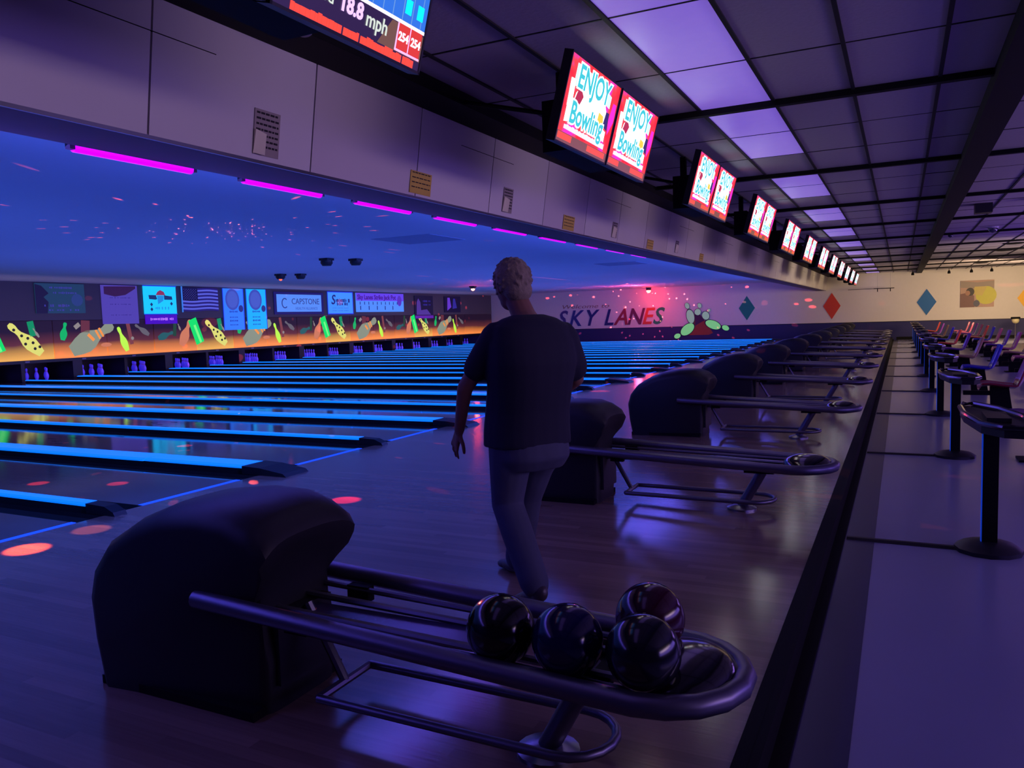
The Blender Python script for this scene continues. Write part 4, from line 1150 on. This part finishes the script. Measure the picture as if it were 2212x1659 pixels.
def hand(mb, w, d, palm_n, thumb, splay=1.0):
    d = Vector(d).normalized(); pn = Vector(palm_n).normalized(); sd = d.cross(pn).normalized() * thumb
    pn = sd.cross(d).normalized()
    p1 = w + d * 0.075
    for o_ in (-0.026, -0.009, 0.009, 0.026):
        capsule(mb, [w + sd * o_ * 0.6, p1 + sd * o_], [0.017, 0.0125], 8)
    for o_, L in ((0.030, 0.072), (0.010, 0.082), (-0.011, 0.076), (-0.031, 0.058)):
        a = p1 + sd * o_; dd = (d + sd * o_ * 7 * splay).normalized()
        b = a + dd * L * 0.45; c = b + (dd + pn * 0.25).normalized() * L * 0.32; e = c + (dd + pn * 0.5).normalized() * L * 0.25
        capsule(mb, [a, b, c, e], [0.0095, 0.009, 0.0082, 0.0072], 8)
    a = w + d * 0.02 + sd * 0.024; b = a + (d * 0.7 + sd * 0.9 + pn * 0.3).normalized() * 0.045; c = b + (d + sd * 0.4 + pn * 0.3).normalized() * 0.03; e = c + (d + sd * 0.1 + pn * 0.3).normalized() * 0.022
    capsule(mb, [a, b, c, e], [0.013, 0.0115, 0.0105, 0.009], 8)


hand(body, lw, F * 0.55 + Vector((0, 0, -1)) + Lf * 0.05, -Lf + Vector((0, 0, -0.2)), 1.0, 1.4)
hand(body, rw, F * 0.9 + Vector((0, 0, -0.5)) + Lf * 0.2, Vector((0, 0, -1)), -1.0, 0.5)
# legs (inside the jeans)
LH = bp(0.0, 0.10, 0.86); LK = bp(0.03, 0.12, 0.475); LA = bp(-0.21, 0.12, 0.115)
RHp = bp(0.0, -0.10, 0.86); RK = bp(0.17, -0.09, 0.47); RA = bp(0.27, -0.08, 0.09)
capsule(body, [LH, LK], [0.08, 0.05]); capsule(body, [LK, LA], [0.05, 0.035]); capsule(body, [RHp, RK], [0.08, 0.05]); capsule(body, [RK, RA], [0.05, 0.035])
remesh(body, 'body', SK, person, 0.0065, 2)
# eyes
for s in (-1, 1):
    MB().ball(hp(0.082, s * 0.031, 0.004), 0.011, n=10, m=8).build('eye', mat('eye_white', (200, 200, 205), 0.3), person, smooth=True)
# hair
hr = MB(); hr.ball(hp(-0.02, 0, 0.026), 0.109, 0.094, 0.116, 20, 14, rot=Rh); hr.ball(hp(-0.055, 0, -0.04), 0.066, 0.078, 0.066, 16, 10, rot=Rh); hr.ball(hp(0.03, 0, 0.07), 0.06, 0.062, 0.05, 14, 8, rot=Rh)
random.seed(11)
for q in range(150):
    a = random.uniform(0, 2 * PI); e = random.uniform(-0.5, 1.45); c_ = Vector((math.cos(a) * math.cos(e) * 0.106 - 0.02, math.sin(a) * math.cos(e) * 0.09, math.sin(e) * 0.113 + 0.024))
    if c_.x > 0.05 and c_.z < 0.05: continue
    p_ = hp(*c_); d_ = (p_ - hd).normalized() + Vector((0, 0, -0.9)); capsule(hr, [p_, p_ + d_.normalized() * 0.012], [0.009, 0.005], 6)
remesh(hr, 'hair', HAIR, person, 0.006, 1)
# shirt
sh = MB()
rings(sh, [(bp(-0.03, 0, 1.445), 0.075, 0.07), (bp(-0.035, 0, 1.425), 0.15, 0.098), (bp(-0.04, 0, 1.385), 0.215, 0.13), (bp(-0.05, 0, 1.3), 0.238, 0.155), (bp(-0.055, 0, 1.2), 0.24, 0.17), (bp(-0.03, 0, 1.08), 0.225, 0.175),
           (bp(0.0, 0, 0.96), 0.22, 0.18), (bp(0.01, 0, 0.86), 0.228, 0.182), (bp(0.01, 0, 0.78), 0.232, 0.185)], YAW)
capsule(sh, [ls, ls + (le - ls) * 0.62], [0.076, 0.07]); capsule(sh, [rs, rs + (re - rs) * 0.7], [0.09, 0.085])
remesh(sh, 'shirt', SHIRT, person, 0.011, 4)
# jeans
jn = MB()
rings(jn, [(bp(0, 0, 0.86), 0.19, 0.15), (bp(-0.01, 0, 0.80), 0.205, 0.165), (bp(-0.02, 0, 0.72), 0.205, 0.165), (bp(-0.01, 0, 0.66), 0.18, 0.13)], YAW)
for (h_, k_, a_) in ((LH, LK, LA), (RHp, RK, RA)):
    capsule(jn, [h_ + Vector((0, 0, -0.08)), h_.lerp(k_, 0.55), k_, k_.lerp(a_, 0.35), a_.lerp(k_, 0.02)], [0.125, 0.104, 0.084, 0.082, 0.074])
remesh(jn, 'jeans', JEAN, person, 0.011, 4)
# shoes
for (a_, yw, pit, nm) in ((LA, YAW, 16, 'shoe'), (RA, YAW, 0, 'shoe')):
    so = MB(); Rz = Matrix.Rotation(yw, 3, 'Z') @ Matrix.Rotation(math.radians(pit), 3, 'Y'); an = Vector(a_)
    def q_(x, y, z): return an + Rz @ Vector((x, y, z))
    so.ball(q_(-0.02, 0, -0.035), 0.06, 0.042, 0.05, 14, 10, rot=Rz); so.ball(q_(0.07, 0, -0.055), 0.1, 0.045, 0.032, 14, 10, rot=Rz); so.ball(q_(0.14, 0, -0.06), 0.055, 0.046, 0.025, 14, 10, rot=Rz)
    ob = remesh(so, nm, mat('bowling_shoe', (60, 50, 60), 0.4), person, 0.009, 2)
